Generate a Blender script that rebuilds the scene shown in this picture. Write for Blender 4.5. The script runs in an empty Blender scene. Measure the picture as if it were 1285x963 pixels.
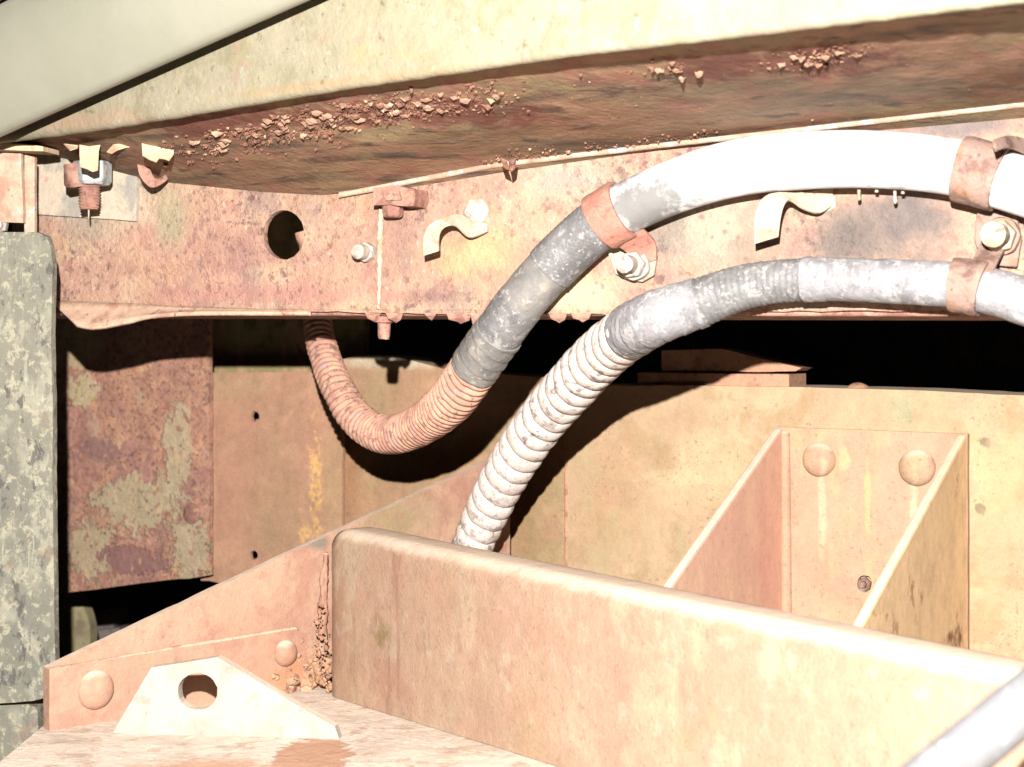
import bpy, bmesh, math, random
from mathutils import Vector, Matrix, noise as mnoise
from mathutils.geometry import tessellate_polygon

random.seed(7)
scene = bpy.context.scene

# ------------------------------------------------------------------ camera, world, light, exposure
F = 2200.0            # focal length in photo pixels (photo is 1285 wide)
CX, HY = 642.5, 425.0  # principal column, horizon row
cam_d = bpy.data.cameras.new('camera')
cam = bpy.data.objects.new('camera', cam_d)
scene.collection.objects.link(cam)
cam.location = (0, 0, 0)
cam.rotation_euler = (math.radians(90), 0, 0)
cam_d.sensor_fit = 'HORIZONTAL'
cam_d.sensor_width = 36.0
cam_d.lens = 36.0 * F / 1285.0
cam_d.shift_y = -(963 / 2 - HY) / 1285.0
cam_d.clip_start = 0.05
cam_d.clip_end = 60
cam_d.dof.use_dof = True
cam_d.dof.focus_distance = 1.33
cam_d.dof.aperture_fstop = 11.0
scene.camera = cam

world = bpy.data.worlds.new('World')
scene.world = world
world.use_nodes = True
world.node_tree.nodes['Background'].inputs[0].default_value = (0.9, 0.95, 1.0, 1)
world.node_tree.nodes['Background'].inputs[1].default_value = 0.009

# the camera's flash, a hand's breadth above and a little left of the lens
FL = Vector((-0.035, -0.02, 0.188))
fl_d = bpy.data.lights.new('camera_flash', 'POINT')
fl_d.energy = 320.0
fl_d.color = (1.0, 0.968, 0.945)
fl_d.shadow_soft_size = 0.007
fl = bpy.data.objects.new('camera_flash', fl_d)
fl.location = FL
scene.collection.objects.link(fl)

scene.view_settings.view_transform = 'Standard'
scene.view_settings.look = 'None'
scene.view_settings.exposure = 0.0
scene.view_settings.gamma = 1.0
scene.render.engine = 'CYCLES'
scene.cycles.use_denoising = True
scene.cycles.max_bounces = 4
scene.cycles.diffuse_bounces = 2
scene.cycles.glossy_bounces = 2
scene.cycles.sample_clamp_indirect = 6.0

# ------------------------------------------------------------------ helpers: points and planes
def U(px, py, Y):
    return Vector(((px - CX) / F * Y, Y, (HY - py) / F * Y))

class Plane:
    """upright plane, Y = D at the lens axis, running nearer to the right by slope k"""
    def __init__(s, D, k):
        s.D, s.k = D, k
        a = math.atan(k)
        s.n = Vector((-math.sin(a), -math.cos(a), 0))
        s.u = Vector((math.cos(a), -math.sin(a), 0))
    def Y(s, px, off=0.0):
        t = (px - CX) / F
        return (s.D - off / math.cos(math.atan(s.k))) / (1 + t * s.k)
    def p(s, px, py, off=0.0):      # the point of the parallel plane `off` towards the viewer that shows at (px, py)
        return U(px, py, s.Y(px, off))

WEB = Plane(1.30, 0.49)
BACK = Plane(1.60, 0.53)
FACE = Plane(1.074, 0.774)
LIP = Plane(1.2895, 0.52)
BOX = Plane(1.189, 1.31)
DIAG = Plane(1.556, -0.872)
SHELF_Z = -0.281

# ------------------------------------------------------------------ helpers: objects
COL = scene.collection
ROOTS = []
def thing(name, label, cat, group=None):
    o = bpy.data.objects.new(name, None)
    o.empty_display_size = 0.02
    COL.objects.link(o)
    o['label'] = label; o['category'] = cat
    if group: o['group'] = group
    ROOTS.append(o)
    return o

def add(name, me, m, parent=None, smooth=None, bevel=0.0, label=None):
    o = bpy.data.objects.new(name, me)
    COL.objects.link(o)
    if m is not None:
        me.materials.clear(); me.materials.append(m)
    if smooth is not None:
        me.shade_smooth() if smooth is True else me.set_sharp_from_angle(angle=math.radians(smooth))
    if bevel:
        b = o.modifiers.new('bevel', 'BEVEL'); b.width = bevel; b.segments = 2; b.limit_method = 'ANGLE'; b.angle_limit = math.radians(40)
    if parent: o.parent = parent
    if label: o['label'] = label
    return o

def tag(o, label, cat, group=None, kind=None):
    o['label'] = label; o['category'] = cat
    if group: o['group'] = group
    if kind: o['kind'] = kind
    return o

def mesh(name, vs, fs):
    me = bpy.data.meshes.new(name)
    me.from_pydata([tuple(v) for v in vs], [], fs)
    me.update()
    return me

def fixn(me):
    bm = bmesh.new(); bm.from_mesh(me)
    bmesh.ops.recalc_face_normals(bm, faces=bm.faces)
    bm.to_mesh(me); bm.free(); me.update()
    return me

def subdiv_outline(pts, step, jit, rnd):
    out = []
    n = len(pts)
    for i in range(n):
        a, b = pts[i], pts[(i + 1) % n]
        L = math.hypot(b[0] - a[0], b[1] - a[1])
        k = max(1, int(L / step))
        for j in range(k):
            f = j / k
            x = a[0] + (b[0] - a[0]) * f; y = a[1] + (b[1] - a[1]) * f
            if j and jit:
                nx, ny = -(b[1] - a[1]) / L, (b[0] - a[0]) / L
                q = mnoise.noise(Vector((x * .045, y * .045, rnd))) * jit + mnoise.noise(Vector((x * .19, y * .19, rnd + 5))) * jit * .5
                x += nx * q; y += ny * q
            out.append((x, y))
    return out

def plate(name, pl, outline, thick, off=0.0, holes=(), step=0, jit=0.0, rnd=0.0, warp=0.0):
    """sheet cut to an outline (photo pixels) on a plane, front at `off`, `thick` deep, with real holes"""
    if step: outline = subdiv_outline(outline, step, jit, rnd)
    loops = [outline] + [list(h) for h in holes]
    flat = [p for l in loops for p in l]
    pf = []
    for (x, y) in flat:
        w = warp * mnoise.noise(Vector((x * .006, y * .006, rnd + 3))) if warp else 0
        pf.append(pl.p(x, y, off + w))
    pb = [p - pl.n * thick for p in pf]
    tri = tessellate_polygon([[Vector((x, -y, 0)) for x, y in l] for l in loops])
    N = len(flat)
    fs = []
    for t in tri:
        fs.append(tuple(t)); fs.append((t[2] + N, t[1] + N, t[0] + N))
    base = 0
    for l in loops:
        n = len(l)
        for i in range(n):
            a, b = base + i, base + (i + 1) % n
            fs.append((a, b, b + N, a + N))
        base += n
    return fixn(mesh(name, pf + pb, fs))

def ell(cx, cy, rx, ry, n=24, jit=0.0):
    return [(cx + rx * (1 + random.uniform(-jit, jit)) * math.cos(2 * math.pi * i / n), cy + ry * (1 + random.uniform(-jit, jit)) * math.sin(2 * math.pi * i / n)) for i in range(n)]

def grid_mesh(name, rows, closed=False):
    n, m = len(rows), len(rows[0])
    vs = [p for r in rows for p in r]
    fs = []
    for i in range(n - 1):
        for j in range(m - (0 if closed else 1)):
            a = i * m + j; b = i * m + (j + 1) % m
            fs.append((a, b, b + m, a + m))
    return mesh(name, vs, fs)

def cap(me, loops):
    bm = bmesh.new(); bm.from_mesh(me); bm.verts.ensure_lookup_table()
    for l in loops:
        try: bm.faces.new([bm.verts[i] for i in l])
        except ValueError: pass
    bmesh.ops.recalc_face_normals(bm, faces=bm.faces)
    bm.to_mesh(me); bm.free(); me.update(); return me

def frame(d):
    d = d.normalized()
    a = Vector((0, 0, 1)) if abs(d.z) < .9 else Vector((1, 0, 0))
    x = a.cross(d).normalized(); y = d.cross(x).normalized()
    return x, y, d

def lathe(name, base, axis, prof, seg=24, rough=0.0, rot=0.0):
    """turned solid: prof = [(radius, distance along axis)]"""
    x, y, d = frame(axis)
    rows = []
    for r, h in prof:
        row = []
        for j in range(seg):
            a = 2 * math.pi * j / seg + rot
            v = base + d * h + (x * math.cos(a) + y * math.sin(a)) * r
            if rough: v = v + Vector((mnoise.noise(v * 160), mnoise.noise(v * 160 + Vector((9, 0, 0))), mnoise.noise(v * 160 + Vector((0, 9, 0))))) * rough
            row.append(v)
        rows.append(row)
    me = grid_mesh(name, rows, True)
    return cap(me, [list(range(seg))[::-1], [(len(rows) - 1) * seg + j for j in range(seg)]])

def dome(name, base, axis, r, h, seg=28, rough=0.0003):
    prof = [(r * 1.0, -0.004), (r, 0.0)] + [(r * math.cos(a), h * math.sin(a)) for a in [math.radians(d) for d in (10, 20, 32, 44, 56, 67, 77, 85)]]
    return lathe(name, base, axis, prof, seg, rough)

def hexbolt(parent, base, axis, r, h, stub_r, stub_l, m, washer=0, m2=None, rot=0.3, rough=.0006):
    """bolt standing out along axis, carrying its six-sided nut and washer"""
    b = base + axis * (.0025 if washer else 0)
    L = h + stub_l
    k = int(L / .0016)
    prof = [(stub_r * (1 - .07 * (i % 2)), L * i / k - .002) for i in range(k + 1)] + [(stub_r * .8, L - .0012)]
    bolt = add('bolt', lathe('bolt', b, axis, prof, 18, rough * .4), m, parent, smooth=50)
    if washer:
        add('washer', lathe('washer', base - axis * .001, axis, [(washer, 0), (washer * 1.02, .001), (washer * .97, .0035)], 26, rough), m2 or m, bolt, smooth=40)
    add('nut', lathe('nut', b - axis * .001, axis, [(r * .97, 0), (r, .0015), (r, h * .82), (r * .86, h)], 6, rough * .8, rot), m, bolt, bevel=.0018)
    return bolt

def catmull(pts, n):
    P = [pts[0]] + list(pts) + [pts[-1]]
    out = []
    segs = len(pts) - 1
    for i in range(segs):
        p0, p1, p2, p3 = P[i], P[i + 1], P[i + 2], P[i + 3]
        for j in range(n):
            t = j / n
            out.append(tuple(.5 * ((2 * b) + (-a + c) * t + (2 * a - 5 * b + 4 * c - d) * t * t + (-a + 3 * b - 3 * c + d) * t ** 3) for a, b, c, d in zip(p0, p1, p2, p3)))
    out.append(tuple(pts[-1]))
    return out

class Path:
    """smooth path through (px, py, Y, radius px)"""
    def __init__(s, ctrl):
        raw = catmull(ctrl, 24)
        s.P = [U(x, y, Y) for x, y, Y, r in raw]
        s.R = [r / F * Y for x, y, Y, r in raw]
        s.X = [x for x, *_ in raw]
        s.S = [0.0]
        for a, b in zip(s.P, s.P[1:]): s.S.append(s.S[-1] + (b - a).length)
        s.L = s.S[-1]
        T0 = (s.P[1] - s.P[0]).normalized()
        x, y, _ = frame(T0)
        s.fr = []
        for i in range(len(s.P)):
            a = s.P[max(0, i - 1)]; b = s.P[min(len(s.P) - 1, i + 1)]
            T = (b - a).normalized()
            x = (x - T * x.dot(T)).normalized(); y = T.cross(x)
            s.fr.append((x.copy(), y.copy(), T))
    def at(s, q):
        q = max(0, min(s.L - 1e-9, q))
        lo, hi = 0, len(s.S) - 1
        while hi - lo > 1:
            m = (lo + hi) // 2
            if s.S[m] <= q: lo = m
            else: hi = m
        f = (q - s.S[lo]) / (s.S[hi] - s.S[lo])
        x0, y0, t0 = s.fr[lo]; x1, y1, t1 = s.fr[hi]
        return s.P[lo].lerp(s.P[hi], f), s.R[lo] + (s.R[hi] - s.R[lo]) * f, x0.lerp(x1, f).normalized(), y0.lerp(y1, f).normalized(), t0.lerp(t1, f).normalized()
    def near(s, px, py):     # arc length of the path point that shows closest to a pixel
        best = min(range(len(s.P)), key=lambda i: (s.P[i].x / s.P[i].y * F + CX - px) ** 2 + (HY - s.P[i].z / s.P[i].y * F - py) ** 2)
        return s.S[best]
    def tube(s, name, q0, q1, ds, rf, seg=36, capped=True):
        n = max(2, int(abs(q1 - q0) / ds))
        rows = []
        for i in range(n + 1):
            q = q0 + (q1 - q0) * i / n
            c, r, x, y, t = s.at(q)
            rows.append([c + (x * math.cos(a) + y * math.sin(a)) * rf(q, a, r) for a in [2 * math.pi * j / seg for j in range(seg)]])
        me = grid_mesh(name, rows, True)
        if capped: cap(me, [list(range(seg))[::-1], [n * seg + j for j in range(seg)]])
        else: fixn(me)
        return me

def ribbon(name, A, B, thick, n=6):
    """bent strap between two edge lines of world points"""
    a = [Vector(v) for v in catmull([tuple(v) for v in A], n)]
    b = [Vector(v) for v in catmull([tuple(v) for v in B], n)]
    rows = []
    N = len(a)
    for i in range(N):
        t = a[min(i + 1, N - 1)] - a[max(i - 1, 0)]
        w = b[i] - a[i]
        nn = t.cross(w).normalized() * (thick / 2)
        m = (a[i] + b[i]) / 2
        rows.append([a[i] + nn, m + nn, b[i] + nn, b[i] - nn, m - nn, a[i] - nn])
    me = grid_mesh(name, rows, True)
    return cap(me, [list(range(6))[::-1], [(N - 1) * 6 + j for j in range(6)]])

# ------------------------------------------------------------------ materials
def lin(c):
    return [((v / 255) / 12.92 if v <= 10 else (((v / 255) + .055) / 1.055) ** 2.4) for v in c]

def alb(c, Y=1.4, cos=1.0):
    """base colour of a surface that photographs as sRGB c under this flash at distance Y"""
    g = 2.3 * (1.4 / Y) ** 2 * cos
    l = lin(c); m = sum(l) / 3
    return tuple(min(.8, (v * .88 + m * .12) / g) for v in l) + (1,)

class NB:
    def __init__(s, name):
        s.m = bpy.data.materials.new(name); s.m.use_nodes = True
        s.nt = s.m.node_tree; s.nt.nodes.clear()
        s.out = s.n('ShaderNodeOutputMaterial'); s.bs = s.n('ShaderNodeBsdfPrincipled')
        s.nt.links.new(s.bs.outputs[0], s.out.inputs[0])
        g = s.n('ShaderNodeNewGeometry'); s.pos = g.outputs['Position']; s.nor = g.outputs['Normal']
        s.cache = {}
    def n(s, t, **kw):
        nd = s.nt.nodes.new(t)
        for k, v in kw.items(): setattr(nd, k, v)
        return nd
    def set(s, sock, v):
        if isinstance(v, bpy.types.NodeSocket): s.nt.links.new(v, sock)
        else: sock.default_value = v
    def math(s, op, a, b=0.0, c=None, clamp=False):
        nd = s.n('ShaderNodeMath', operation=op, use_clamp=clamp)
        s.set(nd.inputs[0], a); s.set(nd.inputs[1], b)
        if c is not None: s.set(nd.inputs[2], c)
        return nd.outputs[0]
    def vec(s, op, a, b=(0, 0, 0)):
        nd = s.n('ShaderNodeVectorMath', operation=op)
        s.set(nd.inputs[0], a); s.set(nd.inputs[1], b)
        return nd.outputs['Value'] if op == 'LENGTH' else nd.outputs[0]
    def noise(s, scale, detail=6, rough=.6, stretch=(1, 1, 1), seed=0.0, dist=0.0, color=False):
        key = (scale, detail, rough, stretch, seed, dist)
        if key in s.cache: return s.cache[key].outputs['Color' if color else 'Fac']
        v = s.n('ShaderNodeVectorMath', operation='MULTIPLY_ADD')
        s.set(v.inputs[0], s.pos); v.inputs[1].default_value = tuple(x * scale for x in stretch)
        v.inputs[2].default_value = (seed * 3.17, seed * 1.91, seed * 5.3); v = v.outputs[0]
        nd = s.n('ShaderNodeTexNoise'); nd.inputs['Scale'].default_value = 1; nd.inputs['Detail'].default_value = detail
        nd.inputs['Roughness'].default_value = rough; nd.inputs['Distortion'].default_value = dist
        s.nt.links.new(v, nd.inputs['Vector'])
        s.cache[key] = nd
        return nd.outputs['Color' if color else 'Fac']
    def ramp(s, v, lo, hi, smooth=True):
        nd = s.n('ShaderNodeMapRange', interpolation_type='SMOOTHSTEP' if smooth else 'LINEAR')
        s.set(nd.inputs['Value'], v); nd.inputs['From Min'].default_value = lo; nd.inputs['From Max'].default_value = hi
        return nd.outputs[0]
    def mix(s, f, a, b):
        nd = s.n('ShaderNodeMix', data_type='RGBA')
        s.set(nd.inputs[0], f); s.set(nd.inputs[6], a); s.set(nd.inputs[7], b)
        return nd.outputs[2]

def mat(name, base, layers=(), rough=.8, bump=((90, .0012), (500, .0004)), spec=.25, metal=0.0, grain=.25, bumpk=1.0, lit_top=None):
    b = NB(name)
    col = base
    h = None
    rgh = rough
    for i, L in enumerate(layers):
        k = L.get('k', 'noise'); sd = L.get('seed', i * 1.7 + len(name))
        if k == 'noise':
            f = b.ramp(b.noise(L['s'], L.get('d', 5), L.get('r', .62), L.get('st', (1, 1, 1)), sd, L.get('dist', .3)), L['lo'], L['hi'])
        elif k == 'vor':
            v = b.vec('MULTIPLY', b.pos, tuple(x * L['s'] for x in L.get('st', (1, 1, 1))))
            nd = b.n('ShaderNodeTexVoronoi'); nd.inputs['Scale'].default_value = 1
            b.nt.links.new(b.vec('ADD', v, (sd, sd * 2, sd * .7)), nd.inputs['Vector'])
            f = b.ramp(nd.outputs['Distance'], L['lo'], L['hi'])
        elif k == 'blob':
            wob = L.get('w', .6)
            nz = b.vec('SUBTRACT', b.noise(L.get('ws', 45), 5, .65, L.get('st', (1, 1, 1)), 1.0, 0, True), (.5, .5, .5))
            v = b.vec('SUBTRACT', b.pos, tuple(L['c']))
            v = b.vec('DIVIDE', v, tuple(L['rad']))
            v = b.vec('ADD', v, b.vec('MULTIPLY', nz, (wob * 2,) * 3))
            f = b.ramp(b.vec('LENGTH', v), 1.0, 1.0 - L.get('soft', .35))
        if 'gate' in L:
            g = L['gate']
            f = b.math('MULTIPLY', f, b.ramp(b.noise(g[0], 3, .6, L.get('gst', (1, 1, 1)), sd + 4.2), g[1], g[2]))
        f = b.math('MULTIPLY', f, L.get('f', 1.0))
        col = b.mix(f, col, L['c2'] if 'c2' in L else L['col'])
        if 'h' in L:
            hh = b.math('MULTIPLY', f, L['h']); h = hh if h is None else b.math('ADD', h, hh)
        if 'rgh' in L:
            rgh = b.math('ADD', b.math('MULTIPLY', f, L['rgh'] - rough), rgh)
    if lit_top:      # upward faces paled in the colour, imitating flash-lit top edges
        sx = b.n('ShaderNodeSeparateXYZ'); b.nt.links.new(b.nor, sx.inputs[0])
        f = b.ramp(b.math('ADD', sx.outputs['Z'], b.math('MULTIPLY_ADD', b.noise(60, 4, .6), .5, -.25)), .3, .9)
        col = b.mix(b.math('MULTIPLY', f, .6), col, lit_top)
    if grain:
        g = b.noise(700, 2, .7, (1, 1, 1), 2.2)
        g2 = b.noise(120, 4, .65, (1, 1, 1), 8.8)
        g3 = b.noise(38, 5, .7, (1, 1, .7), 4.4)
        gg = b.math('ADD', b.math('MULTIPLY_ADD', g, grain * 1.7, 1 - grain * .85), b.math('MULTIPLY_ADD', g2, grain * 1.6, -grain * .8))
        gg = b.math('ADD', gg, b.math('MULTIPLY_ADD', g3, grain * 1.8, -grain * .9))
        nd = b.n('ShaderNodeMix', data_type='RGBA', blend_type='MULTIPLY'); nd.inputs[0].default_value = 1
        b.set(nd.inputs[6], col)
        cb = b.n('ShaderNodeCombineColor'); [b.nt.links.new(gg, cb.inputs[j]) for j in range(3)]
        b.nt.links.new(cb.outputs[0], nd.inputs[7])
        col = nd.outputs[2]
    for s_, a_ in bump:
        hh = b.math('MULTIPLY', b.noise(s_, 3, .65, (1, 1, 1), s_ * .01), a_)
        h = hh if h is None else b.math('ADD', h, hh)
    b.set(b.bs.inputs['Base Color'], col); b.set(b.bs.inputs['Roughness'], rgh)
    b.bs.inputs['Specular IOR Level'].default_value = spec
    b.bs.inputs['Metallic'].default_value = metal
    if h is not None:
        bp = b.n('ShaderNodeBump'); bp.inputs['Strength'].default_value = 1.0 * bumpk; bp.inputs['Distance'].default_value = 1.0
        b.nt.links.new(h, bp.inputs['Height']); b.nt.links.new(bp.outputs[0], b.bs.inputs['Normal'])
    return b.m

def N(s, lo, hi, col, **k): return dict(k='noise', s=s, lo=lo, hi=hi, col=col, **k)
def V(s, lo, hi, col, **k): return dict(k='vor', s=s, lo=lo, hi=hi, col=col, **k)
def B(c, rad, col, **k): return dict(k='blob', c=c, rad=rad, c2=col, **k)

# rail: pink-brown rust under worn olive-cream paint
_y = 1.33
M_web = mat('rusted_rail', alb((226, 172, 144), _y), [
    N(16, .40, .64, alb((238, 198, 158), _y), f=.8),
    N(30, .46, .68, alb((204, 142, 124), _y), f=.7, seed=3),
    N(38, .52, .66, alb((236, 186, 128), _y), f=.4, seed=11),
    N(14, .50, .66, alb((190, 160, 142), _y), f=.75, seed=31),
    N(85, .54, .64, alb((176, 126, 118), _y), f=.5, seed=5, h=-.0006),
    N(150, .55, .63, alb((120, 88, 90), _y), f=.6, seed=9, h=-.0006, gate=(12, .46, .60)),
    N(210, .60, .68, alb((252, 218, 186), _y), f=.6, seed=27),
    B(WEB.p(330, 368), (.16, .2, .014), alb((216, 148, 134), _y), w=.7, soft=.9, f=.7),
    B(WEB.p(300, 320), (.05, .08, .024), alb((196, 140, 130), _y), w=1.0, soft=.9, f=.6),
    B(WEB.p(530, 372), (.05, .08, .010), alb((170, 124, 116), _y), w=1.0, soft=.9, f=.6),
    B(WEB.p(130, 250), (.10, .1, .045), alb((236, 212, 178), _y), w=.7, soft=.8, f=.75),
    B(WEB.p(105, 285), (.035, .05, .022), alb((190, 172, 150), _y), w=.7, soft=.8, f=.6),
    B(WEB.p(215, 270), (.022, .05, .04), alb((205, 190, 148), _y), w=.7, soft=.8, f=.8),
    B(WEB.p(390, 262), (.018, .05, .03), alb((180, 150, 135), _y), w=.6, soft=.8, f=.5),
    B(WEB.p(490, 290), (.026, .05, .05), alb((186, 138, 120), _y), w=.7, soft=.8, f=.6),
    B(WEB.p(590, 320), (.055, .06, .035), alb((250, 206, 140), 1.3), w=.8, soft=.9, f=.8),
    B(WEB.p(730, 372), (.04, .05, .022), alb((255, 240, 190), 1.2), w=.6, soft=.8, f=.95),
    B(WEB.p(720, 225), (.05, .05, .022), alb((244, 218, 188), 1.22), w=.6, soft=.8, f=.8),
    B(WEB.p(715, 225), (.026, .04, .014), alb((196, 178, 170), 1.25), w=.9, soft=.8, f=.5),
    B(WEB.p(890, 285), (.055, .06, .04), alb((244, 224, 190), 1.15), w=.7, soft=.8, f=.9),
    B(WEB.p(850, 275), (.02, .04, .014), alb((176, 164, 146), 1.2), w=.9, soft=.8, f=.6),
    B(WEB.p(1110, 285), (.070, .08, .036), alb((172, 148, 134), 1.28), w=.6, soft=.6, f=.95),
    B(WEB.p(1060, 300), (.035, .05, .024), alb((136, 126, 118), 1.25), w=.9, soft=.8, f=.7),
    B(WEB.p(950, 300), (.03, .05, .03), alb((176, 160, 140), 1.2), w=1.0, soft=.8, f=.6),
    B(WEB.p(840, 300), (.03, .05, .022), alb((166, 152, 140), 1.22), w=1.0, soft=.8, f=.6),
    B(WEB.p(1140, 275), (.03, .05, .02), alb((134, 124, 120), 1.25), w=1.1, soft=.8, f=.7),
    B(WEB.p(1200, 160), (.06, .05, .012), alb((165, 150, 145), 1.2), w=.6, soft=.8, f=.9),
    V(120, .30, .10, alb((150, 112, 106), _y), f=.5, gate=(18, .42, .54), h=-.0006),
], rough=.78, bump=((70, .0016), (260, .0014), (900, .0004)), grain=.26)
M_lip = mat('lip_paint', alb((250, 205, 170), 1.4), [N(40, .5, .65, alb((215, 150, 125), 1.4), f=.8), N(90, .6, .68, alb((150, 105, 90), 1.4), f=.8)], grain=.25)
M_doubler = mat('grey_cream_paint', alb((235, 214, 184), 1.43), [
    N(30, .46, .6, alb((186, 178, 165), 1.43), f=.9), N(26, .54, .66, alb((245, 225, 170), 1.43), f=.8, seed=4), N(50, .58, .68, alb((225, 165, 140), 1.43), f=.7, seed=8)], grain=.2)
M_rust = mat('rusty_steel', alb((212, 156, 132), 1.4), [
    N(70, .46, .6, alb((178, 120, 104), 1.4)), N(120, .55, .65, alb((235, 184, 142), 1.4), f=.7, seed=4), N(200, .6, .68, alb((110, 80, 76), 1.4), f=.7, seed=7)], grain=.35)
M_rustred = mat('red_rust_band', alb((226, 148, 124), 1.36), [
    N(55, .48, .62, alb((238, 176, 140), 1.36), f=.7), N(80, .56, .66, alb((192, 116, 102), 1.36), f=.8, seed=5), N(45, .6, .7, alb((228, 184, 136), 1.36), f=.8, seed=9), N(200, .6, .68, alb((150, 96, 88), 1.36), f=.6, seed=12)], grain=.3)
M_rustpale = mat('pale_rust_band', alb((212, 172, 152), 1.25), [
    N(60, .48, .62, alb((175, 128, 112), 1.15), f=.9), N(80, .56, .66, alb((235, 170, 110), 1.15), f=.7, seed=5), N(110, .6, .7, alb((140, 110, 110), 1.15), f=.8, seed=9)], grain=.3)
M_zinc = mat('pale_nut_metal', alb((255, 246, 228), 1.2), [N(90, .46, .62, alb((240, 204, 172), 1.25), f=.8), N(160, .54, .66, alb((176, 128, 110), 1.25), f=.7)], rough=.5, spec=.5, grain=.2)
M_zincblue = mat('bluish_nut_metal', alb((205, 210, 205), 1.4), [N(120, .5, .62, alb((150, 150, 140), 1.4), f=.8), N(160, .58, .68, alb((210, 150, 120), 1.4), f=.8)], rough=.45, spec=.5, grain=.2)
M_strap = mat('worn_strap_metal', alb((248, 222, 190), 1.3), [N(50, .48, .62, alb((226, 174, 134), 1.3), f=.8), N(110, .58, .68, alb((170, 115, 90), 1.25), f=.7)], grain=.22)

# upper beam
M_face = mat('olive_cream_beam_paint', alb((214, 202, 164), 1.22), [
    N(9, .42, .62, alb((222, 208, 174), 1.22), f=.8),
    N(28, .5, .62, alb((194, 184, 142), 1.22), f=.7, seed=3),
    N(36, .54, .70, alb((220, 206, 138), 1.22), f=.45, seed=6),
    N(110, .60, .68, alb((250, 240, 215), 1.15), f=.7, seed=8),
    N(40, .58, .68, alb((232, 192, 160), 1.15), f=.7, seed=14),
    B(FACE.p(1010, 10), (.05, .05, .02), alb((250, 205, 185), 1.0), w=.8, soft=.8, f=.7),
    B(FACE.p(420, 104), (.16, .16, .005), alb((232, 192, 140), 1.2), w=.5, soft=.9, f=.7),
    B(FACE.p(100, 152), (.11, .09, .010), alb((226, 176, 140), 1.3), w=.7, soft=.9, f=.6),
    N(130, .62, .70, alb((160, 140, 95), 1.15), f=.6, seed=17),
], rough=.6, spec=.3, bump=((60, .0012), (300, .0004)), grain=.16)
M_edge = mat('beam_edge_rust', alb((214, 170, 122), 1.15), [N(60, .5, .62, alb((168, 112, 84), 1.15), f=.9), N(130, .58, .68, alb((120, 76, 62), 1.15), f=.8)], grain=.3)
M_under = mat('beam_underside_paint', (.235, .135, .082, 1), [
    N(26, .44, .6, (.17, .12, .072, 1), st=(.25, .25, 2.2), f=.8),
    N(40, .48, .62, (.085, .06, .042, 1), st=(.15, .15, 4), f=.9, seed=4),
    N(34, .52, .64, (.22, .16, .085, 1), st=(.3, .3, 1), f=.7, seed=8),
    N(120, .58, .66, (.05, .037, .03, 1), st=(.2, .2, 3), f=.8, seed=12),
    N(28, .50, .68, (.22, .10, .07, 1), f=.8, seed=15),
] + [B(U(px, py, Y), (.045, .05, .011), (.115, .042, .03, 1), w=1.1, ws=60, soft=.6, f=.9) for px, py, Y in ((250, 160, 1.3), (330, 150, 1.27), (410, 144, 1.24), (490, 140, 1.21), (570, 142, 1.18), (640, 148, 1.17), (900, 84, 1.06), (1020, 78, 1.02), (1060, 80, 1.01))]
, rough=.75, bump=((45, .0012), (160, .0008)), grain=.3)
M_flake = mat('peeling_paint_flake', alb((250, 212, 168), 1.42), [N(70, .5, .64, alb((228, 172, 132), 1.42), f=.7)], grain=.12)
M_chip = mat('rust_scale', (.20, .10, .065, 1), [N(120, .45, .6, (.10, .045, .035, 1), f=.9), N(110, .55, .64, (.42, .27, .17, 1), f=.9, seed=6)], grain=.3, rough=.5)
M_pale = mat('smooth_pale_green_panel', alb((214, 210, 184), 1.25), [N(8, .45, .6, alb((202, 200, 172), 1.25), f=.5)], rough=.35, spec=.4, bump=((25, .0006),), grain=.04)
M_pale2 = mat('pale_pink_green_panel', alb((205, 200, 175), 1.25), [N(26, .45, .6, alb((225, 190, 165), 1.25), f=.9)], grain=.1)

# post at the left
M_post = mat('grey_olive_patchy_paint', alb((168, 163, 142), 1.27), [
    N(16, .40, .62, alb((148, 145, 130), 1.27), f=.8, st=(1, 1, .4)),
    N(60, .49, .58, alb((206, 200, 172), 1.27), f=.85, seed=4, d=9, r=.72, gate=(14, .38, .52), st=(1, 1, .6)),
    N(130, .54, .60, alb((224, 214, 178), 1.27), f=.8, seed=6, d=6, r=.7),
    N(75, .55, .61, alb((112, 106, 102), 1.27), f=.8, seed=8, d=8, r=.72, st=(1, 1, .55)),
    N(200, .57, .66, alb((236, 228, 196), 1.27), f=.5, seed=14, st=(1.6, 1.6, .12), gate=(12, .5, .6)),
    B(U(40, 325, 1.33), (.03, .03, .02), alb((242, 226, 200), 1.3), w=.8, soft=.8, f=.9),
    N(24, .6, .74, alb((196, 158, 130), 1.27), f=.6, seed=19),
], bump=((160, .0004), (500, .0002)), grain=.2)
M_bracket = mat('cream_rust_bracket', alb((246, 214, 180), 1.32), [N(40, .45, .6, alb((232, 172, 140), 1.32), f=.85), N(60, .55, .64, alb((255, 245, 230), 1.32), f=.8, seed=4), N(90, .6, .7, alb((170, 140, 120), 1.32), f=.7, seed=6)], grain=.2)

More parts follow.
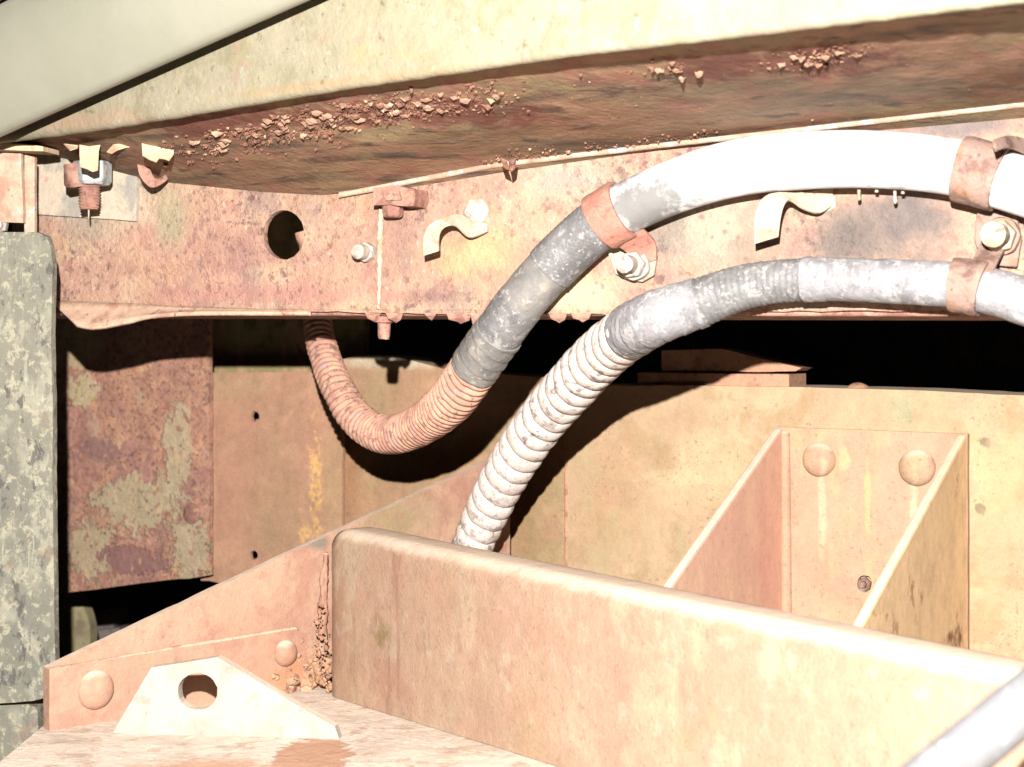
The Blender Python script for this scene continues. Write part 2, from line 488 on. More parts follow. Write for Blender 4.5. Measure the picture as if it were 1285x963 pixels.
# panels at the back
_y = 1.78
M_rustplate = mat('flaking_rust_plate', alb((176, 126, 100), _y), [
    N(20, .42, .62, alb((160, 112, 102), _y), f=.8),
    N(40, .50, .64, alb((194, 142, 106), _y), f=.7, seed=3),
    V(140, .42, .14, alb((104, 80, 76), _y), f=.55, gate=(35, .40, .54)),
    N(160, .55, .62, alb((112, 84, 76), _y), f=.7, seed=5),
    B(BACK.p(125, 565, .03), (.04, .05, .016), alb((138, 100, 94), _y), w=1.1, ws=55, soft=.6, f=.8),
    B(BACK.p(95, 430, .03), (.035, .05, .03), alb((176, 152, 112), _y), w=.5, soft=.25, h=.0006),
    B(BACK.p(105, 490, .03), (.022, .05, .018), alb((180, 160, 120), _y), w=.9, soft=.2, h=.0008),
    B(BACK.p(110, 690, .03), (.034, .05, .030), alb((174, 152, 118), _y), w=1.2, ws=70, soft=.2, h=.0008),
    B(BACK.p(175, 632, .03), (.070, .06, .030), alb((172, 152, 118), _y), w=1.1, ws=60, soft=.2, h=.0008),
    B(BACK.p(222, 560, .03), (.018, .05, .050), alb((178, 156, 122), _y), w=1.1, ws=60, soft=.22, h=.0008),
    B(BACK.p(238, 690, .03), (.028, .05, .034), alb((172, 150, 118), _y), w=1.4, ws=70, soft=.2, h=.0008),
    N(28, .50, .62, alb((188, 168, 130), _y), f=.5, seed=35, gate=(50, .5, .6)),
    B(BACK.p(165, 702, .03), (.045, .05, .017), alb((142, 100, 92), _y), w=1.2, ws=55, soft=.12, h=-.0006),
    V(160, .40, .14, alb((96, 70, 68), _y), f=.7, gate=(40, .52, .6), seed=44),
    N(100, .57, .62, alb((156, 104, 82), _y), f=.75, seed=29),
    B(BACK.p(240, 645, .03), (.013, .02, .011), alb((146, 100, 86), _y), w=.6, soft=.4),
    N(70, .60, .66, alb((206, 166, 110), _y), f=.5, seed=25),
], bump=((60, .0014), (220, .0014), (700, .0005)), grain=.34)
_y = 1.66
M_panelb = mat('brown_olive_panel', alb((190, 138, 108), _y), [
    N(12, .42, .62, alb((182, 138, 104), _y), f=.8),
    N(30, .5, .64, alb((198, 150, 116), _y), f=.7, seed=3),
    B(BACK.p(345, 640, .01), (.05, .08, .09), alb((176, 140, 102), _y), w=.5, soft=.9, f=.6),
    B(BACK.p(300, 486, .01), (.05, .05, .016), alb((180, 150, 108), _y), w=.9, ws=60, st=(1, 1, .35), soft=.8, f=.6),
    B(BACK.p(420, 620, .01), (.018, .05, .085), alb((182, 148, 102), _y), w=.5, soft=.8, f=.7),
    B(BACK.p(397, 615, .01), (.0095, .03, .08), alb((232, 178, 98), _y), w=1.5, ws=70, soft=.6, f=.9, gate=(190, .38, .55)),
    B(BACK.p(384, 668, .01), (.010, .03, .026), alb((226, 176, 104), _y), w=1.5, ws=80, soft=.6, f=.9, gate=(190, .38, .55)),
    B(BACK.p(267, 600, .01), (.0055, .05, .12), alb((205, 150, 116), _y), w=.6, soft=.6, f=.8),
    N(18, .5, .68, alb((172, 142, 104), _y), f=.6, seed=9, st=(1, 1, .3)),
], bump=((120, .0006), (600, .0004)), grain=.3)
_y = 1.56
M_panelc = mat('tan_olive_panel', alb((198, 152, 112), _y), [
    N(12, .42, .62, alb((186, 144, 104), _y), f=.8),
    N(26, .5, .64, alb((176, 150, 100), _y), f=.7, seed=3),
    B(BACK.p(490, 452), (.085, .05, .012), alb((216, 196, 162), _y), w=.4, soft=.6, f=.9),
    B(BACK.p(660, 640), (.024, .05, .08), alb((166, 132, 86), _y), w=.6, soft=.8, f=.8),
    N(260, .55, .63, alb((104, 80, 56), _y), f=.8, gate=(14, .54, .64), seed=6),
    N(20, .5, .66, alb((180, 158, 112), _y), f=.6, seed=12, st=(1, 1, .35)),
    B(BACK.p(440, 580), (.02, .05, .10), alb((178, 124, 82), _y), w=.6, soft=.8, f=.7),
], bump=((120, .0006), (600, .0004)), grain=.3)
_y = 1.42
M_paneld = mat('cream_tan_panel', alb((224, 184, 140), _y), [
    N(9, .42, .6, alb((234, 200, 152), _y), f=.9),
    N(24, .5, .62, alb((204, 168, 116), _y), f=.7, seed=4),
    B(BACK.p(1250, 590, .008), (.035, .06, .05), alb((246, 220, 160), 1.3), w=.7, soft=.8, f=.8),
    B(BACK.p(900, 580, .008), (.05, .06, .05), alb((240, 210, 156), 1.4), w=.7, soft=.9, f=.7),
    B(BACK.p(850, 600, .008), (.06, .06, .012), alb((244, 222, 168), 1.4), w=1.3, soft=.8, f=.4),
    B(BACK.p(850, 525, .008), (.04, .06, .018), alb((200, 162, 122), 1.5), w=.7, soft=.8, f=.6),
    B(BACK.p(770, 640, .008), (.05, .06, .08), alb((206, 162, 112), 1.5), w=.5, soft=.9, f=.7),
    B(BACK.p(1130, 515, .008), (.012, .05, .02), alb((196, 196, 150), 1.4), w=.8, soft=.7, f=.7),
    B(BACK.p(1237, 556, .008), (.005, .02, .005), alb((130, 120, 92), 1.38), w=1.0, ws=90, soft=.5, f=.7),
    B(BACK.p(1231, 640, .008), (.0045, .02, .006), alb((136, 122, 94), 1.38), w=1.0, ws=90, soft=.5, f=.7),
    N(300, .57, .66, alb((160, 128, 88), _y), f=.6, seed=6, gate=(16, .45, .6)),
    N(22, .48, .68, alb((212, 190, 140), _y), f=.7, seed=9, st=(1, 1, .4)),
    N(40, .56, .70, alb((226, 172, 138), _y), f=.5, seed=14),
], bump=((120, .0006), (600, .0003)), lit_top=(.66, .52, .40, 1), grain=.2)
_y = 1.42
_st = dict(w=.8, ws=45, soft=.6)
M_gusset = mat('tan_pink_bracket', alb((228, 184, 146), _y), [
    N(12, .42, .6, alb((222, 172, 136), _y), f=.8),
    N(40, .52, .64, alb((236, 200, 142), _y), f=.6, seed=4, st=(1, 1, .35)),
    B(BACK.p(1089, 630, .016), (.003, .03, .045), alb((250, 224, 140), _y), w=.8, ws=60, soft=.6, f=.6),
    B(BACK.p(1060, 575, .016), (.006, .03, .014), alb((250, 226, 158), _y), w=.9, ws=70, soft=.5, f=.6),
    B(BACK.p(1032, 640, .016), (.004, .03, .05), alb((232, 214, 170), _y), w=.9, ws=60, soft=.6, f=.7),
    B(BACK.p(1148, 635, .016), (.004, .03, .03), alb((240, 220, 180), _y), w=.9, ws=60, soft=.6, f=.7),
    B(BACK.p(1050, 775, .016), (.03, .04, .018), alb((212, 196, 150), _y), w=.7, soft=.8, f=.7),
    N(260, .57, .68, alb((180, 132, 100), _y), f=.5, seed=6),
    N(20, .5, .68, alb((222, 196, 148), _y), f=.6, seed=9, st=(1, 1, .3)),
], bump=((120, .0006), (600, .0003)), lit_top=(.66, .52, .40, 1), grain=.2)
M_gl = mat('pink_gusset', alb((222, 168, 140), 1.4, .55), [N(20, .45, .65, alb((226, 180, 140), 1.4, .55), f=.8), N(160, .58, .70, alb((186, 128, 104), 1.4, .55), f=.5), B(BACK.p(955, 700, .05), (.03, .05, .07), alb((216, 150, 132), 1.4, .55), w=.6, soft=.9, f=.7)], lit_top=(.66, .52, .40, 1), bump=((500, .00012),), grain=.22)
M_gr = mat('stained_gusset', alb((238, 196, 142), 1.35, .5), [
    N(40, .46, .64, alb((220, 178, 130), 1.35, .5), f=.7),
    N(60, .54, .64, alb((170, 124, 80), 1.35, .5), f=.8, seed=5, gate=(16, .5, .62)),
    B(BACK.p(1172, 800, .05), (.035, .05, .014), alb((130, 88, 56), 1.35, .5), w=1.0, ws=70, soft=.6),
], lit_top=(.66, .52, .40, 1), bump=((500, .00012),), grain=.25)
M_olive = mat('dark_olive_wall', alb((150, 134, 86), 1.8), [N(40, .5, .62, alb((190, 150, 110), 1.8), f=.8, st=(1, 1, .2)), N(60, .55, .65, alb((110, 104, 66), 1.8), f=.8, seed=4)], grain=.25)
M_bar = mat('pink_rust_bar', alb((222, 164, 126), 1.48), [N(40, .5, .62, alb((200, 140, 106), 1.48), f=.8), N(120, .58, .66, alb((140, 96, 74), 1.48), f=.7)], grain=.25)
M_weldpink = mat('pink_weld', alb((220, 162, 128), 1.5), [N(90, .5, .62, alb((180, 118, 92), 1.55), f=.8)], grain=.3)

# box beam, diagonal plate, shelf
M_box = mat('box_beam_paint', alb((238, 192, 156), 1.2), [
    N(9, .42, .62, alb((246, 206, 168), 1.2), f=.8),
    N(18, .5, .62, alb((234, 180, 148), 1.24), f=.6, seed=4),
    N(30, .52, .64, alb((250, 220, 176), 1.24), f=.5, seed=6, st=(1, 1, .4)),
    B(BOX.p(480, 795), (.014, .03, .013), alb((176, 146, 92), 1.3), w=1.2, ws=60, soft=.7, f=.85),
    B(BOX.p(470, 850), (.05, .06, .03), alb((222, 160, 130), 1.3), w=.8, soft=.8, f=.6),
    B(BOX.p(425, 790), (.018, .04, .06), alb((206, 150, 116), 1.33), w=.8, soft=.8, f=.6),
    N(60, .52, .68, alb((226, 170, 138), 1.24), f=.45, seed=9),
    N(14, .54, .72, alb((222, 184, 134), 1.3), f=.6, seed=12),
    N(240, .58, .68, alb((196, 146, 116), 1.22), f=.5, seed=15),
    N(80, .56, .66, alb((206, 150, 120), 1.22), f=.6, seed=18, st=(1, 1, .12), gate=(10, .48, .62)),
    N(130, .56, .68, alb((200, 152, 124), 1.22), f=.35, seed=22, gate=(9, .50, .62)),
    N(45, .54, .70, alb((250, 226, 194), 1.22), f=.5, seed=25),
], rough=.55, spec=.3, bump=((70, .0008), (400, .0004)), lit_top=(.66, .52, .40, 1), grain=.2)
M_diag = mat('pink_tan_plate', alb((226, 172, 138), 1.36), [
    N(12, .42, .62, alb((232, 186, 150), 1.36), f=.8),
    N(24, .5, .62, alb((212, 152, 124), 1.36), f=.8, seed=4),
    B(DIAG.p(500, 650), (.07, .06, .03), alb((176, 150, 104), 1.5), w=.7, soft=.8, f=.85),
    B(DIAG.p(395, 682), (.02, .03, .008), alb((150, 140, 124), 1.42), w=.8, soft=.6, f=.8),
    B(DIAG.p(360, 850), (.035, .04, .03), alb((220, 150, 100), 1.4), w=.9, soft=.8, f=.8),
    N(70, .52, .68, alb((206, 150, 124), 1.4), f=.5, seed=9),
    N(260, .58, .70, alb((180, 130, 108), 1.36), f=.4, seed=12),
], bump=((80, .0008), (400, .0003)), lit_top=(.66, .52, .40, 1), grain=.2)
M_lug = mat('white_cream_lug_paint', alb((248, 232, 214), 1.2), [N(16, .46, .64, alb((244, 214, 190), 1.2), f=.8), N(50, .54, .66, alb((228, 190, 164), 1.2), f=.6, seed=33), N(90, .58, .7, alb((226, 186, 160), 1.3), f=.6)], lit_top=(.66, .52, .40, 1), grain=.2, bump=((80, .0008), (300, .0005)))
M_shelf = mat('pale_shelf_paint', (.56, .47, .38, 1), [
    N(14, .46, .64, (.42, .33, .25, 1), f=.8), N(50, .52, .66, (.36, .23, .17, 1), f=.7, seed=5), N(120, .56, .66, (.66, .58, .5, 1), f=.7, seed=15),
    B(Vector((-.135, 1.17, SHELF_Z)), (.03, .07, .05), (.40, .23, .15, 1), w=.6, soft=.15, h=-.0008),
    B(Vector((-.2, 1.14, SHELF_Z)), (.06, .04, .05), (.45, .28, .19, 1), w=.9, soft=.5),
    N(60, .6, .68, (.42, .26, .17, 1), f=.7, seed=7)], grain=.15)
M_clod = mat('rust_dirt_clod', alb((222, 166, 124), 1.42), [N(90, .50, .66, alb((170, 120, 100), 1.4)), N(130, .55, .64, alb((228, 190, 150), 1.36), f=.8, seed=3), N(150, .6, .66, alb((96, 84, 72), 1.36), f=.9, seed=8)], bump=((160, .002), (500, .001)), grain=.35)

# hoses
M_hose = mat('dusty_grey_rubber', alb((160, 157, 155), 1.22), [
    N(60, .46, .6, alb((184, 180, 178), 1.22), f=.8, st=(1, 1, 1)),
    N(30, .50, .66, alb((136, 132, 130), 1.22), f=.8, seed=4),
    N(120, .54, .66, alb((240, 234, 228), 1.25), f=.6, seed=7, gate=(18, .40, .55)),
    N(260, .58, .64, alb((238, 232, 224), 1.25), f=.7, seed=9),
    N(330, .60, .66, alb((120, 114, 112), 1.25), f=.5, seed=13),
], rough=.6, spec=.35, bump=((150, .0006), (600, .0003)), grain=.2)
M_hosewhite = mat('whitened_hose', (.62, .61, .60, 1), [
    N(140, .56, .66, (.36, .35, .35, 1), f=.6, seed=41, gate=(20, .46, .6)),
    N(26, .48, .66, (.46, .455, .45, 1), f=.7), N(70, .54, .66, (.30, .29, .29, 1), f=.6, seed=4),
    B(U(806, 262, 1.2), (.046, .08, .036), alb((168, 165, 160), 1.2), w=.9, ws=70, soft=.6, f=.95),
    B(U(1190, 235, 1.08), (.022, .05, .012), alb((196, 196, 202), 1.12), w=.8, soft=.8, f=.8),
    B(U(1150, 222, 1.1), (.012, .05, .008), alb((214, 212, 214), 1.1), w=1.2, ws=90, soft=.8, f=.7),
], rough=.6, spec=.3, bump=((150, .0004),), grain=.06)
M_tape = mat('grey_tape', alb((172, 166, 158), 1.28), [
    N(40, .48, .6, alb((150, 146, 142), 1.28), f=.8), N(60, .55, .63, alb((214, 200, 180), 1.28), f=.8, seed=5, gate=(15, .42, .56)),
    N(130, .6, .66, alb((230, 222, 210), 1.28), f=.7, seed=7)], rough=.55, spec=.35, bump=((120, .0008), (500, .0003)), grain=.2)
M_ribrust = mat('rusted_conduit', alb((216, 160, 132), 1.58), [
    N(50, .46, .6, alb((196, 138, 114), 1.52), f=.8), N(80, .54, .63, alb((232, 186, 142), 1.55), f=.5, seed=4), N(70, .58, .66, alb((196, 166, 160), 1.45), f=.8, seed=7), N(160, .55, .64, alb((130, 92, 78), 1.5), f=.7, seed=9)], grain=.3, bump=((300, .0005),))
M_ribwhite = mat('white_conduit', alb((250, 232, 218), 1.56), [
    N(40, .48, .62, alb((242, 214, 196), 1.56), f=.7), N(120, .56, .64, alb((196, 166, 152), 1.4), f=.7, seed=4),
    N(90, .55, .60, alb((120, 110, 113), 1.36), f=.7, seed=7, gate=(16, .5, .6)), N(200, .56, .62, alb((150, 126, 116), 1.36), f=.5, seed=17, gate=(24, .46, .58)), N(260, .62, .68, alb((120, 100, 96), 1.33), f=.7, seed=9)], grain=.15, bump=((250, .0004),))
M_hose2 = mat('chalky_grey_hose', alb((190, 186, 187), 1.3), [
    N(45, .5, .62, alb((160, 156, 158), 1.3), f=.8), N(110, .53, .62, alb((250, 246, 242), 1.25), f=.85, seed=5, gate=(14, .36, .5)),
    N(90, .53, .62, alb((250, 244, 238), 1.2), f=.8, seed=8, st=(2, 2, .4)), N(150, .62, .68, alb((140, 132, 132), 1.2), f=.6, seed=10), N(300, .6, .66, alb((150, 140, 138), 1.2), f=.5, seed=14)], rough=.65, spec=.3, bump=((120, .0010), (420, .0006)), grain=.18)
M_nearhose = mat('near_white_hose', (.10, .10, .102, 1), [N(30, .46, .62, (.085, .085, .085, 1), f=.8), N(90, .55, .65, (.2, .195, .19, 1), f=.7)], rough=.5, bump=((60, .0008),), grain=.08)
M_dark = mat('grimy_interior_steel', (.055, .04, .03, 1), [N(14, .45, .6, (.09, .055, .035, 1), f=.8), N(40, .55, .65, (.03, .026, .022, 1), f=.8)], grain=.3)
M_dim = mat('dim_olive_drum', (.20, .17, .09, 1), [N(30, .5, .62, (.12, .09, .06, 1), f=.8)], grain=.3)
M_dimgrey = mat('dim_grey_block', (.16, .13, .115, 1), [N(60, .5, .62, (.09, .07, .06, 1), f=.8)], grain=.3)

# ------------------------------------------------------------------ large structure: chassis rail
rail = thing('chassis_rail', 'long rusty pink-brown rail with a round hole, behind the hoses', 'chassis rail')
hole = ell(356, 295, 26, 31, 36, .015)
bot = [(1330, 391), (1150, 391), (1000, 390), (880, 393), (760, 395), (700, 394), (640, 397), (600, 396), (540, 394), (480, 393), (380, 391), (250, 388), (150, 381), (66, 378), (15, 378)]
add('web', plate('web', WEB, [(15, 120), (700, 90), (1330, 60)] + bot, .006, 0, [hole], step=14, jit=1.6, rnd=1.0, warp=.002), M_web, rail, bevel=.0008)
# front lip bent out of the lower left edge
top_l = [(62, 378), (110, 380), (165, 382), (230, 386), (300, 389), (390, 391.5)]
low_l = [(96, 409), (118, 413), (158, 406), (190, 398), (255, 394), (390, 394.5)]
rows = []
for k in range(5):
    f = k / 4
    ra = catmull([(a[0] + (b[0] - a[0]) * f, a[1] + (b[1] - a[1]) * f) for a, b in zip(top_l, low_l)], 10)
    rows.append([WEB.p(x, y, .0005 + .022 * f ** 1.3 * max(.1, (1 - (x - 62) / 360))) for x, y in ra])
lo_ = add('bent_lip', fixn(grid_mesh('bent_lip', rows)), M_lip, rail, smooth=True)
sm = lo_.modifiers.new('solid', 'SOLIDIFY'); sm.thickness = .003; sm.offset = 0
# flange folded back along the lower edge
rows = []
for f, dz in ((0, 0), (.3, -.001), (.7, -.002), (1, -.003)):
    rows.append([WEB.p(x, 392, -.0065) + Vector((0, .05 * f, dz)) for x in range(20, 1340, 40)])
fo = add('lower_flange', fixn(grid_mesh('lower_flange', rows)), M_rust, rail, smooth=True)
sm = fo.modifiers.new('solid', 'SOLIDIFY'); sm.thickness = .004; sm.offset = 0
add('doubler_plate', plate('doubler_plate', WEB, [(40, 190), (173, 190), (170, 278), (46, 269)], .004, .0042, step=12, jit=.7, rnd=2), M_doubler, rail, bevel=.0008, label='grey-cream patch plate behind the threaded stud')
# weld bead down the rail
wp = Path([(478, 262, WEB.Y(478, .001), 3.2), (477, 300, WEB.Y(477, .001), 4.2), (476, 345, WEB.Y(476, .001), 3), (475, 388, WEB.Y(475, .001), 2.5)])
add('weld_bead', wp.tube('weld_bead', 0, wp.L, .0012, lambda q, a, r: r * (1 + .25 * math.sin(q * 900) * math.sin(a * 2 + q * 200)), 10), M_strap, rail, smooth=True)
# small bolt on the rail
hexbolt(rail, WEB.p(462, 317, 0), WEB.n, .0082, .008, .0060, .010, M_zinc, rot=.5, rough=.0012)
add('pipe_stub', lathe('pipe_stub', WEB.p(383, 304, -.045), Vector((.35, .1, -1)), [(.006, -.009), (.0066, -.004), (.0056, 0), (.0066, .004), (.005, .009)], 16, .0016), M_rust, rail, smooth=40)
# ragged rust scale along the lower edge
RU = random.Random(3)
def flake_poly(parent, pts, Y, m, curl=.004, name='flake', thick=.0009):
    c = Vector((sum(p[0] for p in pts) / len(pts), sum(p[1] for p in pts) / len(pts)))
    ymin = min(p[1] for p in pts); ymax = max(p[1] for p in pts)
    vs = []
    for x, y in pts:
        f = (y - ymin) / max(1, ymax - ymin)
        vs.append(U(x, y, Y - curl * f * f + RU.uniform(-.0006, .0006)))
    cc = U(c.x, c.y, Y - curl * .15)
    vs.append(cc)
    n = len(pts)
    me = fixn(mesh(name, vs, [(i, (i + 1) % n, n) for i in range(n)]))
    o = add(name, me, m, parent)
    s_ = o.modifiers.new('solid', 'SOLIDIFY'); s_.thickness = thick; s_.offset = 0
    return o
for x0, x1, y1 in ((458, 478, 404), (484, 506, 405), (560, 592, 406), (590, 612, 412), (606, 618, 418), (688, 712, 405), (716, 742, 404), (634, 652, 404), (532, 548, 402)):
    xm = (x0 + x1) / 2
    flake_poly(rail, [(x0, 393), (x1, 394), (x1 - 3, y1 - 4), (xm + 2, y1), (xm - 3, y1 - 3), (x0 + 3, y1 - 5)], WEB.Y(xm, .002), M_rust, .006, 'rust_scale')
# stub hanging below the rail
add('hanging_stub', lathe('hanging_stub', U(482, 398, WEB.Y(482, -.004)), Vector((0, 0, -1)), [(.0075, 0), (.0078, .004), (.0052, .005), (.005, .015), (.004, .017)], 12, .001), M_rust, rail, smooth=40)

# ------------------------------------------------------------------ upper beam
beam = thing('upper_beam', 'broad olive-cream beam with flaking underside across the top', 'beam')
ef = [(-40, 186), (130, 164), (450, 111), (720, 72), (950, 46), (1330, 0)]
def interp(poly, x):
    for (a, b), (c, d) in zip(poly, poly[1:]):
        if x <= c: return b + (d - b) * (x - a) / (c - a)
    return poly[-1][1]
xs = [-40 + i * (1370 / 120) for i in range(121)]
# rolled front face: profile from top down, (dy px above the lower edge, offset)
rows = []
for dy, off in ((330, 0), (120, 0), (60, 0), (30, .0002), (16, .0006), (9, .0004), (4, -.0012), (1, -.0035), (0, -.0065)):
    rows.append([FACE.p(x, interp(ef, x) - dy + (mnoise.noise(Vector((x * .05, 0, 2))) * 1.4 + mnoise.noise(Vector((x * .2, 0, 5))) * .8 if dy < 20 else 0), off) for x in xs])
add('front_face', fixn(grid_mesh('front_face', rows)), M_face, beam, smooth=True)
rows = []
for dz, off in ((0, -.0062), (.0006, -.009), (.004, -.0105), (.010, -.011)):
    rows.append([FACE.p(x, interp(ef, x) + (mnoise.noise(Vector((x * .05, 0, 2))) * 1.4 + mnoise.noise(Vector((x * .2, 0, 5))) * .8), off) + Vector((0, 0, dz - .0002)) for x in xs])
add('lower_edge', fixn(grid_mesh('lower_edge', rows)), M_edge, beam, smooth=True)

# sloping underside from behind the front edge back to the rail / lip
low = [(-40, 178), (40, 190), (180, 226), (330, 241), (405, 245), (440, 240), (620, 205), (830, 180), (1330, 124)]
def ylow(x):
    if x <= 405: return WEB.Y(x, .001)
    if x >= 440: return LIP.Y(x)
    f = (x - 405) / 35
    return WEB.Y(405, .001) * (1 - f) + LIP.Y(440) * f
def under(x, v):
    a = FACE.p(x, interp(ef, x), -.010) + Vector((0, 0, .007))
    b = U(x, interp(low, x), ylow(x))
    p = a.lerp(b, v)
    # slightly sagging, uneven sheet
    d = .0035 * math.sin(math.pi * v) + .0022 * mnoise.noise(Vector((x * .011, v * 3, 4))) + .0012 * mnoise.noise(Vector((x * .03, v * 9, 8)))
    return p + Vector((0, -.3, -1)).normalized() * d * math.sin(math.pi * min(1, v * 1.0))
rows = [[under(x, k / 24) for x in [-40 + i * 1370 / 240 for i in range(241)]] for k in range(25)]
add('underside', fixn(grid_mesh('underside', rows)), M_under, beam, smooth=True)
def under_at(px, py):
    lo_v, hi_v = 0.0, 1.0
    for _ in range(24):
        m = (lo_v + hi_v) / 2
        p = under(px, m)
        if HY - p.z / p.y * F < py: lo_v = m
        else: hi_v = m
    return under(px, (lo_v + hi_v) / 2)
# bright lip along the back of the underside, and the strip behind it
lx = [425 + i * 9.3 for i in range(98)]
def lipy(x): return interp(low, max(440, x)) if x >= 440 else 240 + (440 - x) * .18
rows = []
for dy, off in ((-2, -.001), (-1, .0008), (1.5, .0016), (4, .0014), (6, -.001)):
    rows.append([U(x, lipy(x) + dy + mnoise.noise(Vector((x * .06, 3, dy))) * .8, LIP.Y(x, off)) for x in lx])
add('rear_lip', fixn(grid_mesh('rear_lip', rows)), M_bracket, beam, smooth=True)
wl = [(400, 247), (480, 241), (640, 215), (830, 188), (1330, 144)]
rows = []
for f in (0, .25, .5, .75, 1):
    rows.append([U(x, lipy(x) + 5, LIP.Y(x, -.001)).lerp(U(x, max(interp(wl, x), lipy(x) + 6), WEB.Y(x, .0005)), f) for x in lx])
add('rear_strip', fixn(grid_mesh('rear_strip', rows)), M_under, beam, smooth=True)
# large curled flakes of paint hanging from the beam
for pts, Y in (
    ([(100, 182), (112, 184), (126, 182), (124, 190), (123, 214), (116, 216), (108, 212), (101, 210), (100, 196)], 1.375),
    ([(178, 180), (190, 179), (204, 178), (218, 180), (218, 194), (212, 202), (206, 200), (200, 199), (196, 204), (186, 200), (179, 196)], 1.352),
    ([(213, 170), (220, 169), (228, 172), (227, 179), (222, 184), (216, 180)], 1.36),
    ([(226, 184), (232, 178), (246, 176), (260, 177), (252, 182), (242, 184), (238, 190), (234, 186)], 1.36),
    ([(80, 181), (98, 183), (97, 186), (88, 189)], 1.39),
    ([(134, 191), (142, 182), (156, 180), (172, 178), (171, 184), (158, 185), (148, 188), (140, 193)], 1.37),
    ([(166, 165), (176, 163), (187, 163), (186, 168), (174, 168)], 1.345),
    ([(335, 180), (346, 178), (358, 178), (357, 184), (350, 188), (342, 186)], 1.335),
    ([(358, 176), (368, 174), (379, 178), (370, 182), (362, 181)], 1.33),
    ([(378, 178), (388, 175), (398, 172), (393, 180), (392, 197), (386, 199), (380, 196), (381, 186)], 1.325),
    ([(886, 79), (900, 77), (915, 74), (926, 75), (920, 82), (913, 86), (911, 97), (907, 88), (896, 84)], 1.09),
    ([(628, 198), (636, 202), (640, 214), (632, 210)], 1.25), ([(638, 202), (648, 199), (646, 212), (641, 216)], 1.25),
    ([(724, 82), (731, 81), (732, 94), (728, 97), (725, 92)], 1.105), ([(513, 104), (519, 104), (518, 115), (515, 118)], 1.165),
):
    flake_poly(beam, pts, Y, M_flake if pts[0][0] < 420 else M_chip, .007, 'flake')
M_flake2 = mat('peeling_brown_flake', (.22, .13, .085, 1), [N(70, .50, .64, (.36, .25, .165, 1), f=.8), N(140, .55, .64, (.13, .07, .05, 1), f=.8)], grain=.25)
RF = random.Random(21)
spots = [(RF.triangular(230, 640, 400), None) for _ in range(70)] + [(RF.gauss(1020, 30), None) for _ in range(9)] + [(RF.gauss(840, 22), None) for _ in range(6)]
for x, _ in spots:
    e = interp(ef, x); y = e + (36 if x < 330 else 31) + RF.gauss(0, 8)
    w = RF.uniform(4, 8.5); h = RF.uniform(3.5, 7.5)
    pts = [(x - w, y)] + [(x - w + 2 * w * k / 3, y + RF.uniform(-2.5, 1.5)) for k in (1, 2)] + [(x + w, y + RF.uniform(-2, 1))]
    pts += [(x + w * RF.uniform(.5, 1), y + h * RF.uniform(.3, .7)), (x + w * RF.uniform(0, .4), y + h * RF.uniform(.5, 1)), (x - w * RF.uniform(.1, .4), y + h), (x - w * RF.uniform(.5, 1), y + h * RF.uniform(.3, .7))]
    flake_poly(beam, pts, under_at(x, y).y - .001, RF.choice((M_flake2, M_flake2, M_chip)), RF.uniform(.001, .005), 'flake', .0004)
# small scale, too many to count
R = random.Random(11)
vs, fs = [], []
def chip(px, py, s):
    """one thin curl of scale, hinged at its upper edge and bent outwards"""
    p = under_at(px, py)
    sz = s / F * p.y
    a = R.uniform(-.35, .35)
    dx = Vector((math.cos(a), -.35, math.sin(a) * .6)) * sz * R.uniform(.6, 1.5)
    lift = R.uniform(.15, .9); L = R.uniform(.7, 1.7) * sz
    top = p + Vector((0, .0008, .0004))
    b = len(vs)
    nc = 4
    cut = [R.uniform(.45, 1.0) for _ in range(nc)]
    for r_ in range(3):
        t = r_ / 2
        for c in range(nc):
            f = c / (nc - 1) - .5
            l = L * cut[c] * t
            bend = lift * t * t
            vs.append(top + dx * f * (1 - .35 * t) + Vector((0, -l * (.25 + bend), -l * (1 - .45 * bend))) + Vector((R.uniform(-1, 1), 0, R.uniform(-1, 1))) * sz * .06)
    for r_ in range(2):
        for c in range(nc - 1):
            q = b + r_ * nc + c
            fs.append((q, q + 1, q + nc + 1, q + nc))
n_ = 0
while n_ < 1100:
    x = R.triangular(190, 670, 420); e = interp(ef, x)
    y = max(e + 10, e + 31 + (6 if x < 330 else 0) + R.gauss(0, 9))
    c_ = mnoise.noise(Vector((x * .045, y * .09, 3.3)))
    if c_ < R.uniform(-.35, .25): continue
    n_ += 1
    chip(x, y, min(5.5, 1.3 + R.paretovariate(2.2) * (1.2 + 1.6 * max(0, c_ + .2))))
for _ in range(90):
    x = R.uniform(250, 680); chip(x, interp(ef, x) + R.uniform(38, 70), R.uniform(2, 4.5))
for _ in range(130):
    x = R.gauss(1025, 32); chip(x, interp(ef, x) + 34 + R.gauss(0, 7), R.uniform(2, 5))
for _ in range(36):
    x = R.gauss(830, 18); chip(x, interp(ef, x) + 26 + R.gauss(0, 4), R.uniform(2, 5))
for _ in range(120):
    x = R.uniform(600, 900); y = interp(low, x) - abs(R.gauss(0, 5)) - 2; chip(x, y, R.uniform(2, 4.5))
for _ in range(60):
    x = R.uniform(440, 1280); e = interp(ef, x); chip(x, e + R.uniform(25, max(30, interp(low, x) - e - 8)), R.uniform(1.5, 3))
so = add('scale_patches', mesh('scale_patches', vs, fs), M_chip, beam); so['kind'] = 'stuff'
sm = so.modifiers.new('solid', 'SOLIDIFY'); sm.thickness = .0004; sm.offset = 0

